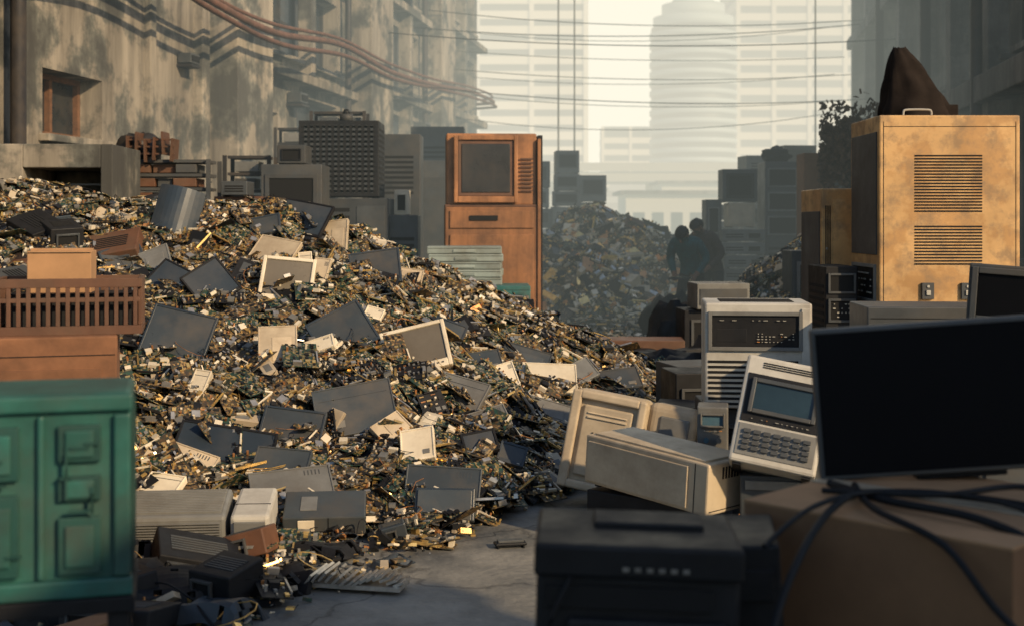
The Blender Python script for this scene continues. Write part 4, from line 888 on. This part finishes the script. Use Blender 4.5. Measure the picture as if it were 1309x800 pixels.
for x,y,w,d,h,rz,mt in BL:
    equip("computer_case","smashed black computer part on bare concrete","computer part",x,y,.02,(w,d,h),mt,[('recess','F',.35,.5,.5,.6,m_dgrey),('vent','T',.5,.5,.7,.5,6,m_dgrey)],rz=rz,rx=random.uniform(-10,16),ry=random.uniform(-16,16),group="smashed parts on the ground")
e=empty("heat_sink","crumpled finned aluminium heat sink on the ground","heat sink",T(-.72,5.95,.03,-12)); mb=MB()
for k in range(14): mb.box(-.2+k*.032,.0,.03+.015*math.sin(k*.8),.012,.22-.008*k,.05,0,Matrix.Rotation(.6+.05*k,3,'Y'))
mb.box(0,0,.0,.46,.16,.02); mb.obj("fin",m_ssil,e)
equip("mobile_phone","small black handset lying on concrete","phone",-.01,6.72,0,(.17,.07,.03),m_black,[('panel','T',.5,.5,.8,.7,m_dgrey)],rz=12)
e=empty("wood_plank","split brown wooden plank among broken parts","wood",T(-1.75,5.0,0,30)); MB().box(0,0,.1,.5,.14,.03,0,Matrix.Rotation(-.15,3,'Y')).obj("plank",m_card,e,.003); MB().box(-.15,.0,.04,.05,.14,.08).obj("batten",m_card,e)

# ------------------------------------------------------------------ foreground centre: solid dark electronics case
e=empty("printer","bulky solid black office machine with row of buttons","printer",T(.27,3.06,-.03,-3,0,1.5))
w,d=.46,.34
MB().box(0,0,.50,w,d,.86).obj("body",m_black,e,.012,2)
MB().box(0,-.01,.968,w+.012,d+.03,.075).obj("lid",m_black,e,.010,2)
MB().box(.03,.05,1.01,.26,.14,.018).obj("hinge_block",m_black,e,.006)
for k in range(6): MB().box(-.03+k*.027,-d/2-.027,.955,.014,.006,.009).obj("button",m_dim,e)
MB().box(-.02,-d/2-.004,.885,w*.82,.02,.05).obj("paper_slot",m_hole,e,.003)
MB().box(.02,-d/2-.010,.74,w*.78,.035,.20).obj("front_cover",m_black,e,.010)
MB().box(.02,-d/2-.030,.74,w*.5,.008,.09).obj("cover_recess",m_dgrey,e,.003)
MB().box(0,-d/2-.008,.50,w*.9,.03,.20).obj("paper_drawer",m_black,e,.008)
MB().tube([(-.15,-d/2-.03,.94),(-.2,-d/2-.07,.8),(-.12,-d/2-.09,.66),(-.02,-d/2-.08,.5)],.006,8).obj("loose_wire",m_rubber,e)
equip("computer_case","black computer case beside the office machine","computer",.62,3.22,0,(.18,.34,.93),m_black,[('vent','F',.5,.6,.7,.4,8,m_black),('panel','F',.5,.9,.8,.08,m_black)],rz=-8,ry=-3)
e=empty("cardboard_box","large closed cardboard box with taped top","box",T(1.15,3.46,0,45))
w,h=.74,.95
MB().box(0,0,h/2,w,w,h-.004).obj("carton",m_card,e,.004)
MB().box(-w/4-.001,0,h+.001,w/2-.004,w,.006).obj("flap",m_card2,e); MB().box(w/4+.001,0,h+.001,w/2-.004,w,.006).obj("flap",m_card2,e)
MB().box(0,0,h+.006,.07,w+.004,.003).obj("tape",m_beige,e)
e=empty("monitor","large black flat monitor standing on cardboard box","monitor",T(1.31,3.72,.975,-3,0,-4.2))
w,h=.82,.44
MB().box(0,0,h/2+.005,w,.045,h).obj("casing",m_dgrey,e,.008,3)
MB().box(0,-.0235,h/2+.006,w-.022,.004,h-.028).obj("screen",m_screen,e)
MB().box(0,.05,h/2,w*.5,.07,h*.6).obj("back_housing",m_black,e,.02)
MB().box(0,.08,-.005,.26,.16,.018).obj("stand",m_black,e,.006)
def cable(pts,r,lb="thick black cable draped over the cardboard box"):
    o=MB().tube(pts,r,10).obj("power_cable",m_rubber); tag(o,lb,"cable",group="cables over the cardboard box")
cable([(.52,2.70,.35),(.56,2.8,.75),(.68,3.0,.93),(.85,3.3,.985),(1.0,3.45,.975),(1.2,3.4,.975),(1.4,3.2,.97),(1.65,3.1,.9)],.010)
cable([(.88,3.55,.98),(.98,3.35,.975),(1.15,3.15,.972),(1.28,3.0,.92),(1.43,2.85,.8),(1.63,2.7,.75)],.011)
cable([(.85,3.5,.97),(1.1,3.3,1.0),(1.35,3.35,1.01),(1.5,3.1,.99),(1.8,2.95,.85)],.008)
cable([(.95,3.55,.975),(.92,3.25,.975),(1.02,3.02,.94),(1.12,2.9,.8),(1.3,2.8,.66),(1.5,2.75,.6)],.009)
cable([(.60,3.05,.93),(.75,3.2,.99),(.95,3.38,.99),(1.15,3.3,1.0),(1.3,3.1,.98),(1.45,2.95,.84),(1.6,2.85,.8)],.007)
equip("flat_screen","dark flat screen leaning behind boxes","screen",2.55,6.3,1.18,(.6,.06,.3),m_dgrey,[('screen','F',.5,.5,.96,.9,m_dgrey)],rz=-20,ry=4)
equip("storage_cabinet","grey metal cabinet with flat top","cabinet",2.3,7.1,0,(.75,.5,1.25),m_dgrey,[('panel','F',.5,.5,.9,.85,m_dgrey),('seam','F',.5,.95,.95,.003)],rz=-4)
equip("storage_cabinet","dark cabinet under leaning screen","cabinet",2.7,6.6,0,(.7,.6,1.18),m_dgrey,[('panel','F',.5,.5,.9,.85,m_dgrey)],rz=-8)

# ------------------------------------------------------------------ people
def person(label,x,y,z,rz,lean,jm,scale=1.0,armf=1.0):
    J={}; E=[]; rad={}
    def j(n,p,r): J[n]=Vector(p); rad[n]=r
    j('pel',(0,0,.95),.15);j('wai',(0,-.02,1.10),.15);j('che',(0,-.05,1.28),.175);j('nkb',(0,-.07,1.45),.09);j('nk',(0,-.095,1.51),.06);j('hd',(0,-.12,1.58),.085);j('ht',(0,-.115,1.67),.08)
    for s,sg in(('l',-1),('r',1)):
        j('sh'+s,(sg*.18,-.06,1.40),.088);j('el'+s,(sg*.27,-.07,1.13),.066);j('wr'+s,(sg*.17,-.30*armf,1.04),.042);j('pa'+s,(sg*.14,-.37*armf,1.03),.034)
        j('hi'+s,(sg*.095,.02,.88),.105);j('kn'+s,(sg*.14,-.12,.50),.075);j('an'+s,(sg*.16,.03,.10),.052);j('to'+s,(sg*.175,-.13,.04),.04)
        E+=[('che','sh'+s),('sh'+s,'el'+s),('el'+s,'wr'+s),('wr'+s,'pa'+s),('pel','hi'+s),('hi'+s,'kn'+s),('kn'+s,'an'+s),('an'+s,'to'+s)]
        for q in range(4):
            b=Vector((sg*(.165-.017*q),-.41*armf,1.035)); j('f%d'%q+s,b,.010); j('g%d'%q+s,b+Vector((-sg*.012,-.04-.006*(q in(1,2)),-.02)),.008); E+=[('pa'+s,'f%d'%q+s),('f%d'%q+s,'g%d'%q+s)]
        j('th'+s,(sg*.10,-.36*armf,1.05),.011); j('ti'+s,(sg*.085,-.40*armf,1.055),.008); E+=[('pa'+s,'th'+s),('th'+s,'ti'+s)]
    E=[('pel','wai'),('wai','che'),('che','nkb'),('nkb','nk'),('nk','hd'),('hd','ht')]+E
    Rx=Matrix.Rotation(math.radians(lean),3,'X'); lower=('hi','kn','an','to')
    for n_ in J:
        if n_=='pel' or n_[:2] in lower: continue
        J[n_]=Rx@(J[n_]-J['pel'])+J['pel']
    Rh=Matrix.Rotation(math.radians(18),3,'X')
    for n_ in('hd','ht'): J[n_]=Rh@(J[n_]-J['nk'])+J['nk']
    names=list(J); me=bpy.data.meshes.new("person_body"); me.from_pydata([tuple(J[n_]) for n_ in names],[(names.index(a),names.index(b)) for a,b in E],[])
    ob=bpy.data.objects.new("body",me); COL.objects.link(ob)
    sk=ob.modifiers.new("skin",'SKIN'); sk.use_smooth_shade=True; sk.branch_smoothing=.3
    for i,n_ in enumerate(names):
        sv=me.skin_vertices[0].data[i]; r=rad[n_]; sv.radius=(r,r*(.85 if n_ in('che','wai','pel') else 1)); sv.use_root=(n_=='pel')
    ss=ob.modifiers.new("sub",'SUBSURF'); ss.levels=1; ss.render_levels=1
    bpy.context.view_layer.update(); dg=bpy.context.evaluated_depsgraph_get()
    m2=bpy.data.meshes.new_from_object(ob.evaluated_get(dg)); ob.modifiers.clear(); ob.data=m2
    m2.materials.clear()
    for mm in(jm,m_trous,m_skin): m2.materials.append(mm)
    hd=J['hd']
    for p in m2.polygons:
        q=p.center; p.use_smooth=True
        nearw=min((q-J['pal']).length,(q-J['par']).length)
        if (q-hd).length<.13 and q.z>J['nk'].z+.005: p.material_index=2
        elif nearw<.085: p.material_index=2
        elif q.z<.84: p.material_index=1
    e=empty("person",label,"person",T(x,y,z,rz)); e.scale=(scale,)*3
    ob.parent=e
    h_=hd+Vector((0,.005,.03))
    bm=bmesh.new(); bmesh.ops.create_icosphere(bm,subdivisions=3,radius=1)
    dele=[v for v in bm.verts if v.co.z<-.35 or (v.co.y<-.45 and v.co.z<.25)]
    bmesh.ops.delete(bm,geom=dele,context='VERTS')
    for v in bm.verts:
        k=1+.12*noise.noise(v.co*4); v.co=Rh@Rx@Vector((v.co.x*.098*k,v.co.y*.115*k,v.co.z*.11*k))+h_
    mh=bpy.data.meshes.new("hair"); bm.to_mesh(mh); bm.free(); mh.materials.append(m_hair); oh=bpy.data.objects.new("hair",mh); COL.objects.link(oh); oh.parent=e
    RR=Rh@Rx
    def fp(n_,off,s,mat):
        mb=MB(); q=hd+RR@Vector(off); mb.box(q.x,q.y,q.z,s[0],s[1],s[2],0,RR); mb.obj(n_,mat,e,min(s)*.3)
    fp("nose",(0,-.10,.0),(.022,.035,.04),m_skin)
    for sg in(-1,1):
        fp("eye",(sg*.033,-.083,.025),(.026,.012,.012),m_black); fp("ear",(sg*.088,.0,.01),(.018,.035,.055),m_skin)
    fp("mouth",(0,-.085,-.04),(.045,.012,.01),m_brown)
    return e
person("person in dark teal jacket bending forward over held scrap",2.80,19.9,0,-25,36,m_jteal,1.1)
person("person in dark brown jacket standing with lowered head",3.22,20.5,0,-45,26,m_jbrown,1.12)
equip("circuit_board","scrap panel held by the bending person","circuit board",2.55,19.46,.84,(.3,.2,.03),m_dgrey,[('panel','T',.5,.5,.8,.8,m_pgreen)],rz=-25,feet=False)

# ------------------------------------------------------------------ world, sun, camera
SUNV=Vector((.66,-.62,.44)).normalized()
el=math.asin(SUNV.z); rot=math.atan2(SUNV.x,SUNV.y)
W=bpy.data.worlds.new("World"); S.world=W; W.use_nodes=True; n=W.node_tree.nodes; l=W.node_tree.links
bg=n['Background']; sky=n.new("ShaderNodeTexSky"); sky.sky_type='NISHITA'; sky.sun_disc=False; sky.sun_elevation=el; sky.sun_rotation=rot; sky.dust_density=.8; sky.air_density=1.1; sky.ozone_density=1.4
tc=n.new("ShaderNodeTexCoord"); dt=n.new("ShaderNodeVectorMath"); dt.operation='DOT_PRODUCT'; l.new(tc.outputs['Generated'],dt.inputs[0]); dt.inputs[1].default_value=Vector((.13,1,.1)).normalized()
mr=n.new("ShaderNodeMapRange"); mr.interpolation_type='SMOOTHSTEP'; l.new(dt.outputs['Value'],mr.inputs[0]); mr.inputs[1].default_value=.65; mr.inputs[2].default_value=.97
mx=n.new("ShaderNodeMix"); mx.data_type='RGBA'; l.new(mr.outputs[0],mx.inputs[0]); l.new(sky.outputs[0],mx.inputs[6]); mx.inputs[7].default_value=(7.0,6.65,5.5,1)
l.new(mx.outputs[2],bg.inputs[0]); bg.inputs[1].default_value=.145
sun=bpy.data.lights.new("sun",'SUN'); sun.energy=5.0; sun.angle=math.radians(.6); sun.color=(1,.75,.46)
so=bpy.data.objects.new("sun",sun); COL.objects.link(so); so.rotation_euler=SUNV.to_track_quat('Z','Y').to_euler()
cam=bpy.data.cameras.new("camera"); co=bpy.data.objects.new("camera",cam); COL.objects.link(co); S.camera=co
cam.sensor_width=36; cam.lens=45; cam.shift_y=-(400-285)/1309; cam.clip_end=3000; cam.clip_start=.05
co.location=(0,0,1.7); co.rotation_euler=(math.radians(90),0,0)
cam.dof.use_dof=True; cam.dof.focus_distance=8.2; cam.dof.aperture_fstop=2.5
